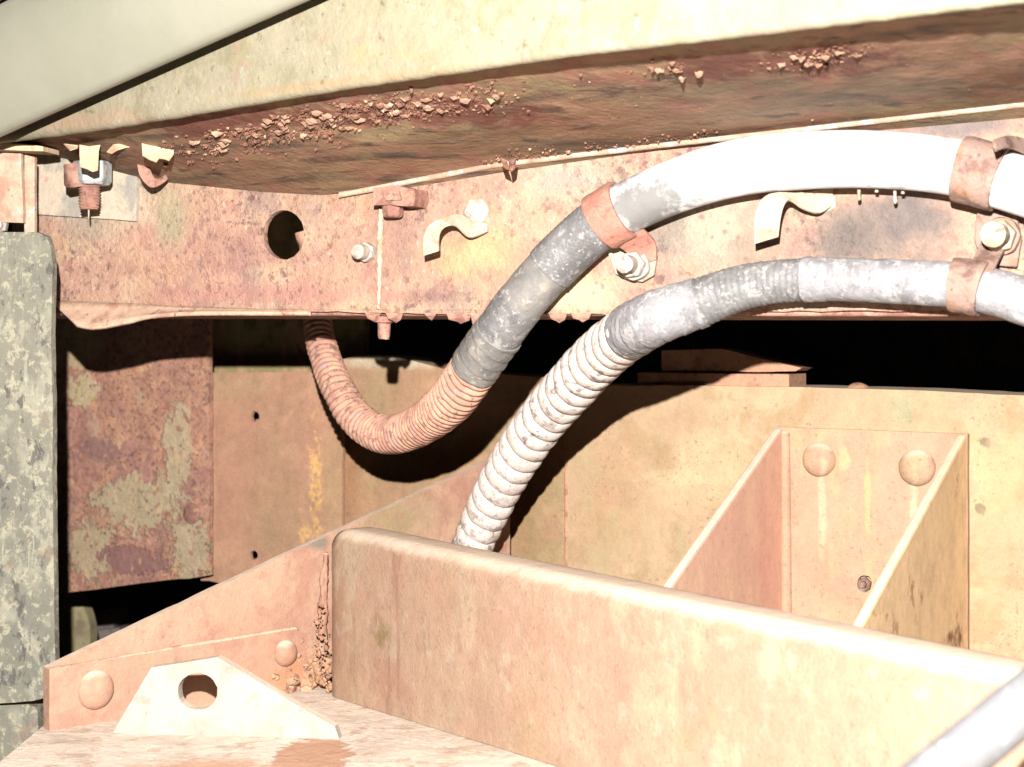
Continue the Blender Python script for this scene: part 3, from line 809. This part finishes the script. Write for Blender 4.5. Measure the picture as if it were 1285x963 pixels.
# ------------------------------------------------------------------ pale panel in the upper left corner
pan = thing('pale_body_panel', 'smooth pale green panel cutting across the upper left corner', 'panel')
e0, e1 = U(-60, 194, 1.36), U(430, -24, 1.118)
ax = (e1 - e0).normalized()
up = Vector((-.36, 0, .93)); up = (up - ax * up.dot(ax)).normalized()
nf = ax.cross(up).normalized()
if nf.y > 0: nf = -nf
rows = []
for w, o_ in ((0, -.014), (-.0012, -.006), (.0, -.001), (.004, .0015), (.012, .0040), (.025, .0072), (.04, .0088), (.055, .0080), (.07, .005), (.082, .0005), (.088, -.004)):
    rows.append([e0.lerp(e1, i / 24) + up * w + nf * o_ for i in range(-4, 29)])
add('rolled_sheet', fixn(grid_mesh('rolled_sheet', rows)), M_pale, pan, smooth=True)
rows = []
for w, o_ in ((.0895, -.001), (.092, .004), (.11, .006), (.2, .006)):
    rows.append([e0.lerp(e1, i / 24) + up * w + nf * o_ for i in range(-4, 29)])
add('upper_sheet', fixn(grid_mesh('upper_sheet', rows)), M_pale2, pan, smooth=True)

# ------------------------------------------------------------------ post and brackets at the left edge
PP = Plane(1.30, .18)
post = thing('upright_post', 'grey-olive upright post with patchy paint at the left edge', 'post')
add('front_face', plate('front_face', PP, [(-60, 293), (44, 291), (58, 296), (63, 310), (66, 330), (64, 420), (66, 520), (66, 600), (68, 760), (70, 872), (40, 880), (-60, 887)], .008, .0, step=10, jit=.7, rnd=4), M_post, post, bevel=.0016)
add('foot', plate('foot', PP, [(-60, 886), (34, 884), (47, 889), (49, 957), (-60, 975)], .02, -.012, step=16, jit=1.2, rnd=6), M_post, post, bevel=.002)
br = thing('corner_bracket', 'cream and rust angle bracket above the upright post', 'bracket')
PB = Plane(1.36, .18)
add('face_plate', plate('face_plate', PB, [(-60, 190), (26, 193), (29, 280), (-60, 277)], .005, .006, step=14, jit=.8, rnd=3), M_bracket, br, bevel=.001)
add('side_strip', plate('side_strip', PB, [(30, 194), (43, 197), (43, 310), (30, 310)], .006, .0, step=14, jit=.6, rnd=8), M_bracket, br, bevel=.001)
add('ledge', plate('ledge', PB, [(-60, 175), (30, 181), (54, 184), (54, 190), (20, 189), (-60, 186)], .03, .022, step=12, jit=.7, rnd=5), M_flake, br, bevel=.001)
hexbolt(br, PB.p(2, 283, .0), PB.n, .007, .006, .004, .004, M_zincblue)

# ------------------------------------------------------------------ panels behind
rp = thing('rust_plate', 'square plate with dark rust and peeling olive paint, behind the post', 'plate')
add('sheet', plate('sheet', BACK, [(30, 330), (262, 335), (263, 722), (170, 733), (80, 745), (30, 749)], .006, .03, step=12, jit=1.4, rnd=7, warp=.002), M_rustplate, rp, bevel=.001)
add('rivet', dome('rivet', BACK.p(240, 645, .03), BACK.n, .010, .003), M_rustplate, rp, smooth=True)
for x, y in ((143, 660), (151, 671)):
    add('rivet', dome('rivet', BACK.p(x, y, .03), BACK.n, .0035, .0012, 14), M_rustplate, rp, smooth=True)
pb = thing('brown_panel', 'brown panel with two small holes and a yellow rust streak', 'panel')
add('sheet', plate('sheet', BACK, [(252, 468), (430, 466), (429, 770), (280, 733), (262, 729), (252, 729)], .004, .012, [ell(320, 523, 5.2, 6.5, 14, .12), ell(319, 697, 5, 6, 14, .12)], step=14, jit=.6, rnd=9), M_panelb, pb, bevel=.001)
pw = tag(add('inner_wall', plate('inner_wall', BACK, [(180, 250), (460, 250), (460, 720), (180, 700)], .005, -.05), M_olive), 'dark olive inner wall glimpsed above the drilled panel', 'wall')
pc = thing('middle_panel', 'tan panel with a curved top behind the rusted hose bend', 'panel')
add('sheet', plate('sheet', BACK, [(426, 452), (445, 447), (470, 446), (500, 449), (530, 456), (560, 464), (600, 468), (714, 476), (714, 790), (426, 790)], .05, 0, step=16, jit=.7, rnd=10), M_panelc, pc, bevel=.006)
pd = thing('riveted_panel', 'bright cream-tan panel right of the ribbed white hose', 'panel')
add('sheet', plate('sheet', BACK, [(709, 484), (860, 484), (1000, 486), (1150, 490), (1345, 500), (1345, 900), (709, 900)], .075, .008, step=18, jit=.7, rnd=11), M_paneld, pd, bevel=.004)
wp = Path([(711, 530, BACK.Y(711, .007), 2.6), (711, 600, BACK.Y(711, .007), 3), (711, 740, BACK.Y(711, .007), 2.6)])
add('weld_bead', wp.tube('weld_bead', 0, wp.L, .0016, lambda q, a, r: r * (.9 + .08 * math.sin(q * 1300) + .15 * mnoise.noise(Vector((q * 90, a, 2)))), 12), M_weldpink, pd, smooth=True)
add('rivet', dome('rivet', BACK.p(1077, 494, -.02), Vector((0, -.2, 1)), .0115, .009), M_bar, pd, smooth=True)
fb = thing('flat_bar', 'pink rusty flat bars lying on the ledge of the cream-tan panel', 'bar')
add('lower_bar', plate('lower_bar', BACK, [(800, 468), (990, 470), (990, 487), (800, 485)], .045, -.004, step=14, jit=.6, rnd=12), M_bar, fb, bevel=.0012)
add('upper_bar', plate('upper_bar', BACK, [(830, 440), (905, 438), (1006, 462), (998, 466), (960, 467), (830, 466)], .03, -.012, step=14, jit=.8, rnd=13), M_bar, fb, bevel=.0012)

# gusset bracket riveted to the panel
gb = thing('gusset_bracket', 'tan bracket with two sloping gussets and two big rivets', 'bracket')
add('base_plate', plate('base_plate', BACK, [(974, 536), (1214, 545), (1214, 900), (974, 900)], .007, .0155, [ell(1085, 733, 9.5, 11, 18, .04)], step=20, jit=.4, rnd=14), M_gusset, gb, bevel=.0015)
def gusset(x, ytop, ybot, g, m, thick=.0075, skirt=.05):
    o0 = .0155
    T = BACK.p(x, ytop, o0); Bk = BACK.p(x, ybot, o0)
    Bk = Vector((T.x, T.y, Bk.z))
    h = T.z - Bk.z
    pr = [(0, 0), (.006, -.001), (g, -h * .985), (g, -h - skirt), (0, -h - skirt)]
    vs = []
    for s in (-thick, 0):
        for o_, dz in pr: vs.append(T + BACK.n * o_ + BACK.u * s + Vector((0, 0, dz)))
    n = len(pr)
    fs = [tuple(range(n)), tuple(range(2 * n - 1, n - 1, -1))] + [(i, (i + 1) % n, (i + 1) % n + n, i + n) for i in range(n)]
    return fixn(mesh('gusset', vs, fs))
add('gusset', gusset(983, 537, 775, .365, M_gl), M_gl, gb, bevel=.0022)
add('gusset', gusset(1214, 545, 795, .40, M_gr), M_gr, gb, bevel=.0022)
# rolled inner corner next to the left gusset
fil = Path([(985, 542, BACK.Y(985, .0150), 7), (986, 700, BACK.Y(986, .0150), 8), (987, 860, BACK.Y(987, .0150), 8)])
add('corner_weld', fil.tube('corner_weld', 0, fil.L, .004, lambda q, a, r: r, 16), M_gusset, gb, smooth=True)
add('rivet', dome('rivet', BACK.p(1028, 577, .0155), BACK.n, .0142, .0082), M_gusset, gb, smooth=True)
add('rivet', dome('rivet', BACK.p(1151, 587, .0155), BACK.n, .0150, .0088), M_gusset, gb, smooth=True)
hexbolt(gb, BACK.p(1085, 733, .0085), BACK.n, .0062, .005, .003, .003, M_rustpale)

# back of the compartment, coloured dark
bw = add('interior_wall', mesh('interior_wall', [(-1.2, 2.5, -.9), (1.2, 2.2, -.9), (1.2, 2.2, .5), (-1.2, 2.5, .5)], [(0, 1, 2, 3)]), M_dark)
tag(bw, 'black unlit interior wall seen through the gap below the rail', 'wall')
dr = thing('brake_drum', 'dim curved olive drum edge in the dark gap by the post', 'drum')
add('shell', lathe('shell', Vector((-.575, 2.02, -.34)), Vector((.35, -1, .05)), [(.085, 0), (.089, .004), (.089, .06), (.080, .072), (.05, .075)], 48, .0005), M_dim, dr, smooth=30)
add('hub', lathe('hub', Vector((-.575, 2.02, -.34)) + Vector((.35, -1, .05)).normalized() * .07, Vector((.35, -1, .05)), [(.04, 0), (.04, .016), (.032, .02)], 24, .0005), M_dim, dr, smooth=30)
blk = thing('mounting_block', 'dim grey stepped block beside the drum in the dark gap', 'block')
PK = Plane(2.15, .2)
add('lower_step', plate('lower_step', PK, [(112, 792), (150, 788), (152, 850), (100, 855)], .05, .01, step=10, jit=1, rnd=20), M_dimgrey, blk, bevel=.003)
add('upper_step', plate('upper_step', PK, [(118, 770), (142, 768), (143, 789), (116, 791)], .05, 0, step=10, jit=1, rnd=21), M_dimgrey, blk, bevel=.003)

# ------------------------------------------------------------------ diagonal plate, shelf, box beam, lug
dp = thing('diagonal_plate', 'pink-tan plate with sloping top edge rising behind the box beam', 'plate')
add('sheet', plate('sheet', DIAG, [(60, 838), (75, 831), (250, 748), (420, 668), (520, 622), (640, 566), (640, 760), (440, 930), (60, 930)], .007, 0, step=18, jit=.8, rnd=15), M_diag, dp, bevel=.0022)
add('overlay_plate', plate('overlay_plate', DIAG, [(62, 840), (150, 826), (260, 808), (370, 790), (396, 800), (400, 930), (62, 930)], .009, .0082, step=16, jit=.8, rnd=16), M_diag, dp, bevel=.0036)
wp = Path([(74, 840, DIAG.Y(74, .006), 4), (180, 821, DIAG.Y(180, .006), 4.2), (280, 804, DIAG.Y(280, .006), 4.2), (372, 789, DIAG.Y(372, .006), 3.6)])
add('weld_bead', wp.tube('weld_bead', 0, wp.L, .0016, lambda q, a, r: r * (.75 + .12 * mnoise.noise(Vector((q * 30, a * .5, 5)))), 14), M_lip, dp, smooth=True)  # pale bead added as the bright line of the overlay's lit top edge
add('rivet', dome('rivet', DIAG.p(120, 866, .008), DIAG.n, .0145, .0072), M_diag, dp, smooth=True)
add('rivet', dome('rivet', DIAG.p(358, 820, .008), DIAG.n, .0105, .0075), M_diag, dp, smooth=True)

sh = thing('shelf_plate', 'pale horizontal shelf in front of the box beam at the bottom', 'shelf')
add('sheet', fixn(mesh('sheet', [(-.34, 1.5, SHELF_Z), (.5, 1.5, SHELF_Z), (.5, .55, SHELF_Z), (-.34, .55, SHELF_Z), (-.34, 1.5, SHELF_Z - .008), (.5, 1.5, SHELF_Z - .008), (.5, .55, SHELF_Z - .008), (-.34, .55, SHELF_Z - .008)],
    [(0, 1, 2, 3), (7, 6, 5, 4), (0, 4, 5, 1), (1, 5, 6, 2), (2, 6, 7, 3), (3, 7, 4, 0)])), M_shelf, sh)

bx = thing('box_beam', 'thick bright beam with rounded top running down to the lower right', 'beam')
tl, tr = (440, 668), (1345, 861)
A0 = BOX.p(*tl); A1 = BOX.p(*tr)
start = BOX.p(406, 700)
rows = []
R0 = .014
prof = [(0.0, -.30)] + [(0.0, -.09), (0.0, -.045)] + [(-R0 + R0 * math.cos(a), -R0 + R0 * math.sin(a)) for a in [math.radians(d) for d in (0, 12, 25, 38, 52, 66, 80, 90)]] + [(-.030, .0), (-.040, -.002), (-.044, -.008), (-.044, -.06)]
nS = 70
for (o_, dz) in prof:
    row = []
    for i in range(nS + 1):
        f = i / nS
        base = A0.lerp(A1, f)
        # length along beam, beginning left of A0 at the rounded end
        L = (A1 - A0).length
        q = -(A0 - start).dot((A1 - A0).normalized()) + (L + (A0 - start).dot((A1 - A0).normalized())) * f
        dirv = (A1 - A0).normalized()
        base = A0 + dirv * q
        q0 = q + (A0 - start).dot(dirv)
        rr = .020
        drop = 0.0
        if q0 < rr: drop = rr - math.sqrt(max(0, rr * rr - (rr - q0) ** 2))
        w = .0009 * mnoise.noise(Vector((q * 14, dz * 20, 1)))
        z = SHELF_Z + .0005 if dz < -.2 else base.z + dz - drop * .8
        inset = drop * .45
        p = base + BOX.n * (o_ + w - inset)
        row.append(Vector((p.x, p.y, z)))
    rows.append(row)
me = grid_mesh('shell', rows)
npf = len(prof)
cap(me, [[k * (nS + 1) for k in range(npf)], [k * (nS + 1) + nS for k in range(npf)][::-1]])
add('shell', me, M_box, bx, smooth=45)
wp = Path([(409, 694, BOX.Y(409, -.014), 3), (406, 730, BOX.Y(406, -.014), 4), (405, 780, BOX.Y(405, -.014), 5), (404, 830, BOX.Y(404, -.014), 6), (404, 876, BOX.Y(404, -.014), 7)])
add('weld_bead', wp.tube('weld_bead', 0, wp.L, .0018, lambda q, a, r: r * (1 + .7 * mnoise.noise(Vector((q * 70, a, 1))) + .3 * mnoise.noise(Vector((q * 260, a * 2, 7)))), 14), M_diag, bx, smooth=True)

PLG = Plane(1.215, .12)
lg = thing('drilled_lug', 'white-cream cut-corner lug with a round hole at lower left', 'lug')
add('sheet', plate('sheet', PLG, [(128, 945), (150, 905), (166, 878), (190, 838), (272, 825), (318, 852), (362, 879), (420, 912), (430, 940)], .010, 0, [ell(248, 868, 25, 23, 28, .02)], step=18, jit=.5, rnd=18), M_lug, lg, bevel=.0016)

# rust dirt caught in the corner
RD = random.Random(5)
bm = bmesh.new()
for _ in range(110):
    x = RD.gauss(384, 24); y = min(874, RD.gauss(846, 17))
    x = min(408, max(325, x))
    r = min(.0055, .0009 * RD.paretovariate(1.2))
    c = DIAG.p(x, y, .0075)
    geo = bmesh.ops.create_icosphere(bm, subdivisions=2, radius=r)
    for v in geo['verts']:
        d = v.co.copy()
        v.co = c + Vector((d.x * 1.2, d.y, d.z)) * (1 + .9 * mnoise.noise(d * 260 + c * 40))
for _ in range(120):
    f = RD.random() ** .7
    x = 402 + RD.gauss(0, 3 + 6 * f); y = 750 + 118 * f
    r = min(.0022, .0006 * RD.paretovariate(1.6)) * (.6 + f)
    c = BOX.p(x, y, -.004)
    geo = bmesh.ops.create_icosphere(bm, subdivisions=2, radius=r)
    for v in geo['verts']:
        d = v.co.copy(); v.co = c + d * (1 + .9 * mnoise.noise(d * 260 + c * 40))
me = bpy.data.meshes.new('corner_dirt'); bm.to_mesh(me); bm.free()
cd = add('corner_dirt', me, M_clod, None, smooth=True); tag(cd, 'crumbly rust and dirt lumps caught beside the box beam end', 'dirt', kind='stuff')

# ------------------------------------------------------------------ hoses
h1 = thing('upper_hose', 'thick white-topped hose bending down into a rusted ribbed loop', 'hose')
Yw = WEB.Y
P1 = Path([(1370, 262, Yw(1370, .03), 38), (1290, 236, Yw(1290, .028), 37), (1200, 211, Yw(1200, .027), 35.5), (1110, 201, Yw(1110, .027), 36), (1020, 201, Yw(1020, .027), 36.5), (930, 210, Yw(930, .027), 36), (850, 233, Yw(850, .027), 34),
           (768, 271, Yw(768, .026), 33), (716, 312, Yw(716, .026), 32.5), (670, 360, Yw(670, .026), 32), (637, 402, Yw(637, .022), 31), (602, 452, 1.305, 30), (570, 498, 1.34, 29), (530, 532, 1.40, 25.5), (488, 546, 1.455, 24), (450, 528, 1.49, 22), (424, 488, 1.51, 20.5), (408, 448, 1.54, 19), (400, 415, 1.56, 18), (396, 370, 1.58, 18), (394, 320, 1.6, 18)])
q_cl1 = P1.near(768, 271); q_br = P1.near(690, 340); q_t2 = P1.near(655, 383); q_t3 = P1.near(628, 420); q_end = P1.near(600, 458)
nz = lambda q, a, s, k: mnoise.noise(Vector((q * s, math.cos(a) * 2, math.sin(a) * 2 + k)))
add('white_hose', P1.tube('white_hose', 0, q_cl1 + .006, .003, lambda q, a, r: r * (1 + .012 * nz(q, a, 40, 0)), 48), M_hosewhite, h1, smooth=True)
def braid(q, a, r):
    return r * (1 + .012 * nz(q, a, 50, 1) + .018 * abs(math.sin(q * 900 + a * 9)) * abs(math.sin(q * 900 - a * 9)))
add('braided_sleeve', P1.tube('braided_sleeve', q_cl1 - .004, q_br, .0009, braid, 96), M_hose, h1, smooth=True)
add('tape_wrap', P1.tube('tape_wrap', q_br - .002, q_t2 + .002, .0015, lambda q, a, r: r * (.965 + .02 * nz(q, a, 90, 2)), 48), M_tape, h1, smooth=True)
add('tape_wrap', P1.tube('tape_wrap', q_t2 - .001, q_t3 + .003, .0015, lambda q, a, r: r * (1.0 + .012 * nz(q, a, 70, 3)), 48), M_hose, h1, smooth=True)
def tape3(q, a, r):
    qq = q + .004 * math.sin(a + 1)
    return r * (1.03 + .03 * nz(q, a, 120, 4) + .035 * (((qq - q_t3) * 95) % 1.0))
add('tape_wrap', P1.tube('tape_wrap', q_t3 - .002, q_end + .004, .0010, tape3, 56), M_tape, h1, smooth=True)
def ribs(pitch, depth, sharp, helix, wob, seed):
    def f(q, a, r):
        ph = ((q + .0006 * nz(q, a, 60, 21)) / pitch + helix * a / (2 * math.pi)) * math.pi
        return r * (1 - depth + depth * 1.25 * abs(math.sin(ph)) ** sharp + wob * nz(q, a, 60, seed))
    return f
add('ribbed_conduit', P1.tube('ribbed_conduit', q_end - .006, P1.L, .0008, ribs(.0062, .15, .7, 1, .05, 5), 56), M_ribrust, h1, smooth=True, label='rust-brown ribbed conduit bending into a loop')

h2 = thing('lower_hose', 'chalky grey hose turning into thick white ribbed conduit', 'hose')
P2 = Path([(1380, 412, Yw(1380, .03), 31), (1285, 378, Yw(1285, .028), 30), (1215, 360, Yw(1215, .026), 29), (1130, 354, Yw(1130, .026), 28), (1020, 351, Yw(1020, .026), 27), (940, 359, Yw(940, .027), 28), (875, 381, Yw(875, .03), 31), (816, 402, Yw(816, .034), 33), (764, 437, 1.285, 33.5), (716, 486, 1.345, 32.5), (676, 533, 1.39, 31), (641, 585, 1.425, 29.5), (612, 640, 1.455, 27.5), (593, 685, 1.475, 25.5), (582, 725, 1.49, 25), (574, 770, 1.505, 25)])
qa = P2.near(1015, 351); qb = P2.near(880, 379); qc = P2.near(822, 402); qd = P2.near(795, 418)
add('outer_hose', P2.tube('outer_hose', 0, qa + .002, .0014, lambda q, a, r: r * (1 + .028 * nz(q, a, 90, 6) + .015 * nz(q, a, 300, 7)), 56), M_hose2, h2, smooth=True)
# torn collar where the wrapping ends
add('torn_collar', P2.tube('torn_collar', qa - .004 - .008, qa + .004, .0009, lambda q, a, r: r * (1.05 + .06 * nz(q, a, 160, 8)), 56), M_hose2, h2, smooth=True)
add('wound_hose', P2.tube('wound_hose', qa - .001, qb + .003, .0008, lambda q, a, r: r * (1 + .014 * math.sin(q * 1500 + a) + .02 * nz(q, a, 80, 9)), 56), M_hose, h2, smooth=True)
def collar(q, a, r):
    ph = (q - qb + .006 * math.sin(a)) * 80
    return r * (1.02 + .05 * (ph % 1.0) * .8 + .02 * nz(q, a, 120, 10))
add('end_wrap', P2.tube('end_wrap', qb, qd + .004, .0009, collar, 56), M_hose2, h2, smooth=True)
def wribs(q, a, r):
    ph = ((q + .0011 * nz(q, a, 45, 15)) / .0150 + 1.0 * a / (2 * math.pi)) * math.pi
    s = abs(math.sin(ph))
    return r * (.89 + .14 * s ** .45 + .035 * nz(q, a, 70, 11))
add('white_ribbed_conduit', P2.tube('white_ribbed_conduit', qd - .002, P2.L, .0006, wribs, 64), M_ribwhite, h2, smooth=True, label='white ribbed conduit with bulging rings')
# drips under the upper hose
for x, y in ((974, 232), (1078, 236), (1100, 235), (1123, 236), (1133, 238)):
    l = {974: 12, 1078: 16, 1100: 7, 1123: 20, 1133: 6}[x]
    Yd = Yw(x, .02)
    add('drip', lathe('drip', U(x, y, Yd), Vector((.02, 0, -1)), [(.0012, 0), (.0010, l / F * Yd * .5), (.0014, l / F * Yd * .85), (.0005, l / F * Yd)], 8, .0002), M_strap, h1, smooth=True)

# hose at the lower right corner, close to the lens
h3 = thing('near_hose', 'out-of-focus white hose crossing the lower right corner', 'hose')
P3 = Path([(1455, 750, .72, 34), (1365, 823, .71, 34), (1300, 872, .70, 35), (1216, 940, .69, 35), (1152, 992, .68, 35), (1075, 1055, .67, 35)])
add('cover', P3.tube('cover', 0, P3.L, .003, lambda q, a, r: r * (1 + .03 * nz(q, a, 40, 12)), 40), M_nearhose, h3, smooth=True)

# ------------------------------------------------------------------ clamps
def band(path, q, width, grow, thick, name, m, parent, a0=0, a1=2 * math.pi, flare=0.0):
    rows = []
    n = 64
    for i in range(n + 1):
        a = a0 + (a1 - a0) * i / n
        row = []
        for dq, dr in ((-width / 2, 0), (-width / 2, thick), (-width / 2 + width * .12, thick * 1.25), (0, thick * 1.1), (width / 2 - width * .12, thick * 1.25), (width / 2, thick), (width / 2, 0)):
            c, r, x, y, t = path.at(q + dq)
            rr = path.at(q)[1] * grow + dr + .0006 * mnoise.noise(Vector((a * 2, dq * 200, 3))) + flare * (i / n)
            row.append(c + (x * math.cos(a) + y * math.sin(a)) * rr)
        rows.append(row)
    return add(name, fixn(grid_mesh(name, rows)), m, parent, smooth=50)

c1 = thing('hose_clamp', 'orange-red rusty clamp around the upper hose at its bend', 'clamp', 'rusty hose clamps on the rail')
band(P1, q_cl1, .0215, 1.03, .0022, 'band', M_rustred, c1)
add('tab', plate('tab', WEB, [(752, 288), (775, 284), (800, 286), (818, 300), (824, 322), (820, 346), (806, 354), (788, 352), (772, 344), (764, 322)], .003, .006, step=10, jit=.7, rnd=30), M_strap, c1, bevel=.001)
A = [WEB.p(790, 268, .03), WEB.p(806, 286, .024), WEB.p(822, 304, .012), WEB.p(824, 326, .007)]
Bb = [WEB.p(752, 294, .034), WEB.p(772, 306, .026), WEB.p(788, 318, .014), WEB.p(792, 334, .008)]
add('neck', ribbon('neck', A, Bb, .0025), M_rustred, c1, smooth=60)
hexbolt(c1, WEB.p(797, 333, .008), WEB.n, .0098, .008, .0066, .012, M_zinc, washer=.0112, m2=M_zinc, rot=.1, rough=.0012)

c2 = thing('hose_clamp', 'wide pale-rust clamp around the upper hose at the right edge', 'clamp', 'rusty hose clamps on the rail')
q2 = P1.near(1232, 219)
band(P1, q2, .0275, 1.03, .0024, 'band', M_rustpale, c2)
add('tab', plate('tab', WEB, [(1226, 262), (1275, 268), (1282, 300), (1276, 336), (1232, 332), (1222, 300)], .0035, .008, step=10, jit=.7, rnd=31), M_rustpale, c2, bevel=.001)
hexbolt(c2, WEB.p(1256, 297, .010), WEB.n, .0112, .009, .0082, .017, M_strap, washer=.0125, m2=M_rustpale, rot=.2, rough=.0012)
# free end of the wide clamp standing off at the top right
add('strap_end', ribbon('strap_end', [U(1246, 176, 1.075), U(1258, 172, 1.085), U(1274, 172, 1.10), U(1300, 180, 1.115)], [U(1250, 190, 1.07), U(1262, 186, 1.08), U(1276, 188, 1.095), U(1300, 200, 1.11)], .002), M_rustpale, c2, smooth=60)

c3 = thing('hose_clamp', 'narrow pink-rust clamp around the lower hose at the right edge', 'clamp', 'rusty hose clamps on the rail')
q3 = P2.near(1215, 360)
band(P2, q3, .0205, 1.05, .0020, 'band', M_rustpale, c3)
add('neck', ribbon('neck', [WEB.p(1214, 338, .036), WEB.p(1222, 324, .024), WEB.p(1230, 308, .013)], [WEB.p(1246, 344, .036), WEB.p(1252, 330, .026), WEB.p(1262, 312, .014)], .0022), M_rustpale, c3, smooth=60)

# ------------------------------------------------------------------ bent straps, stud, small bracket on the rail
def clip(label, A, Bv, m, weld=None, thick=.0018):
    t = thing('bent_strap', label, 'strap', 'bent straps welded to the rail')
    add('strap', ribbon('strap', [WEB.p(*p) for p in A], [WEB.p(*p) for p in Bv], thick), m, t, smooth=60)
    if weld:
        x, y, r = weld
        me = dome('weld_spot', WEB.p(x, y, 0), WEB.n, r, r * .28, 26, .0018)
        add('weld_spot', me, M_zinc, t, smooth=True)
clip('bent strap tab on the rail left of the upper hose', [(532, 321, .030), (532, 298, .034), (540, 282, .036), (558, 273, .03), (575, 270, .016), (592, 277, .006), (612, 282, .003)],
     [(551, 315, .030), (551, 300, .032), (554, 290, .033), (562, 284, .028), (574, 285, .02), (590, 298, .012), (612, 291, .004)], M_strap, (597, 266, .0105))
clip('bent strap tab on the rail under the white arch of the upper hose', [(947, 306, .030), (947, 275, .036), (955, 252, .038), (972, 243, .032), (1000, 243, .018), (1022, 240, .008), (1046, 236, .003)],
     [(977, 297, .030), (980, 272, .033), (985, 256, .034), (993, 252, .028), (1008, 262, .02), (1028, 268, .012), (1044, 258, .003)], M_strap, (1034, 252, .009))
clip('small curled rusty hook below the peeling flakes near the threaded stud', [(172, 205, .034), (176, 222, .036), (188, 235, .034), (200, 233, .026), (210, 226, .016)],
     [(188, 204, .028), (189, 214, .030), (194, 224, .030), (201, 224, .022), (208, 219, .014)], M_rust)

st = thing('threaded_stud', 'rusty threaded stud with a grey hex nut below the beam', 'bolt')
sb = U(112, 203, 1.425)
dn = Vector((0, 0, -1))
add('washer', lathe('washer', sb + Vector((-.009, 0, -.002)), Vector((.12, 0, -1)), [(.012, 0), (.0125, .016), (.010, .019)], 20, .0012), M_rust, st, smooth=40)
add('nut', lathe('nut', sb + Vector((.003, -.002, 0)), dn, [(.0155, 0), (.0158, .002), (.0158, .0165), (.0135, .0195)], 6, .0004, .25), M_zincblue, st, bevel=.001)
prof = []
for i in range(41):
    prof.append((.0088 * (1 - .10 * (i % 4 in (2, 3))) * (1 - .10 * max(0, i - 30) / 10), .015 + .024 * i / 40))
add('thread', lathe('thread', sb, dn, prof, 24, .0003), M_rust, st, smooth=40)
add('drip', lathe('drip', sb + Vector((0, -.002, -.038)), dn, [(.0009, 0), (.0006, .006), (.0003, .009)], 6), M_strap, st, smooth=True)

nb = thing('nut_bracket', 'dark rusty bracket with hex bolt under the beam lip', 'bracket')
add('block', plate('block', WEB, [(468, 236), (500, 233), (519, 237), (521, 250), (518, 259), (490, 257), (468, 258)], .022, .022, step=6, jit=1.4, rnd=40), M_rust, nb, bevel=.0015)
add('washer', plate('washer', WEB, [(480, 241), (500, 239), (503, 251), (483, 252)], .003, .0245, step=6, jit=.7, rnd=41), M_rust, nb, bevel=.0008)
add('hex_head', lathe('hex_head', U(493, 257, Yw(493, .012)), dn, [(.0085, -.001), (.0085, .002), (.0078, .0085), (.006, .010)], 6, .0005, .4), M_rust, nb, bevel=.001)

# ------------------------------------------------------------------ put every root at the base of its thing
bpy.context.view_layer.update()
for r in ROOTS:
    pts = [v.co for c in r.children if c.type == 'MESH' for v in c.data.vertices]
    lo = Vector([min(p[i] for p in pts) for i in range(3)]); hi = Vector([max(p[i] for p in pts) for i in range(3)])
    b = Vector(((lo.x + hi.x) / 2, (lo.y + hi.y) / 2, lo.z))
    r.location = b
    for c in r.children: c.matrix_parent_inverse = Matrix.Translation(-b)
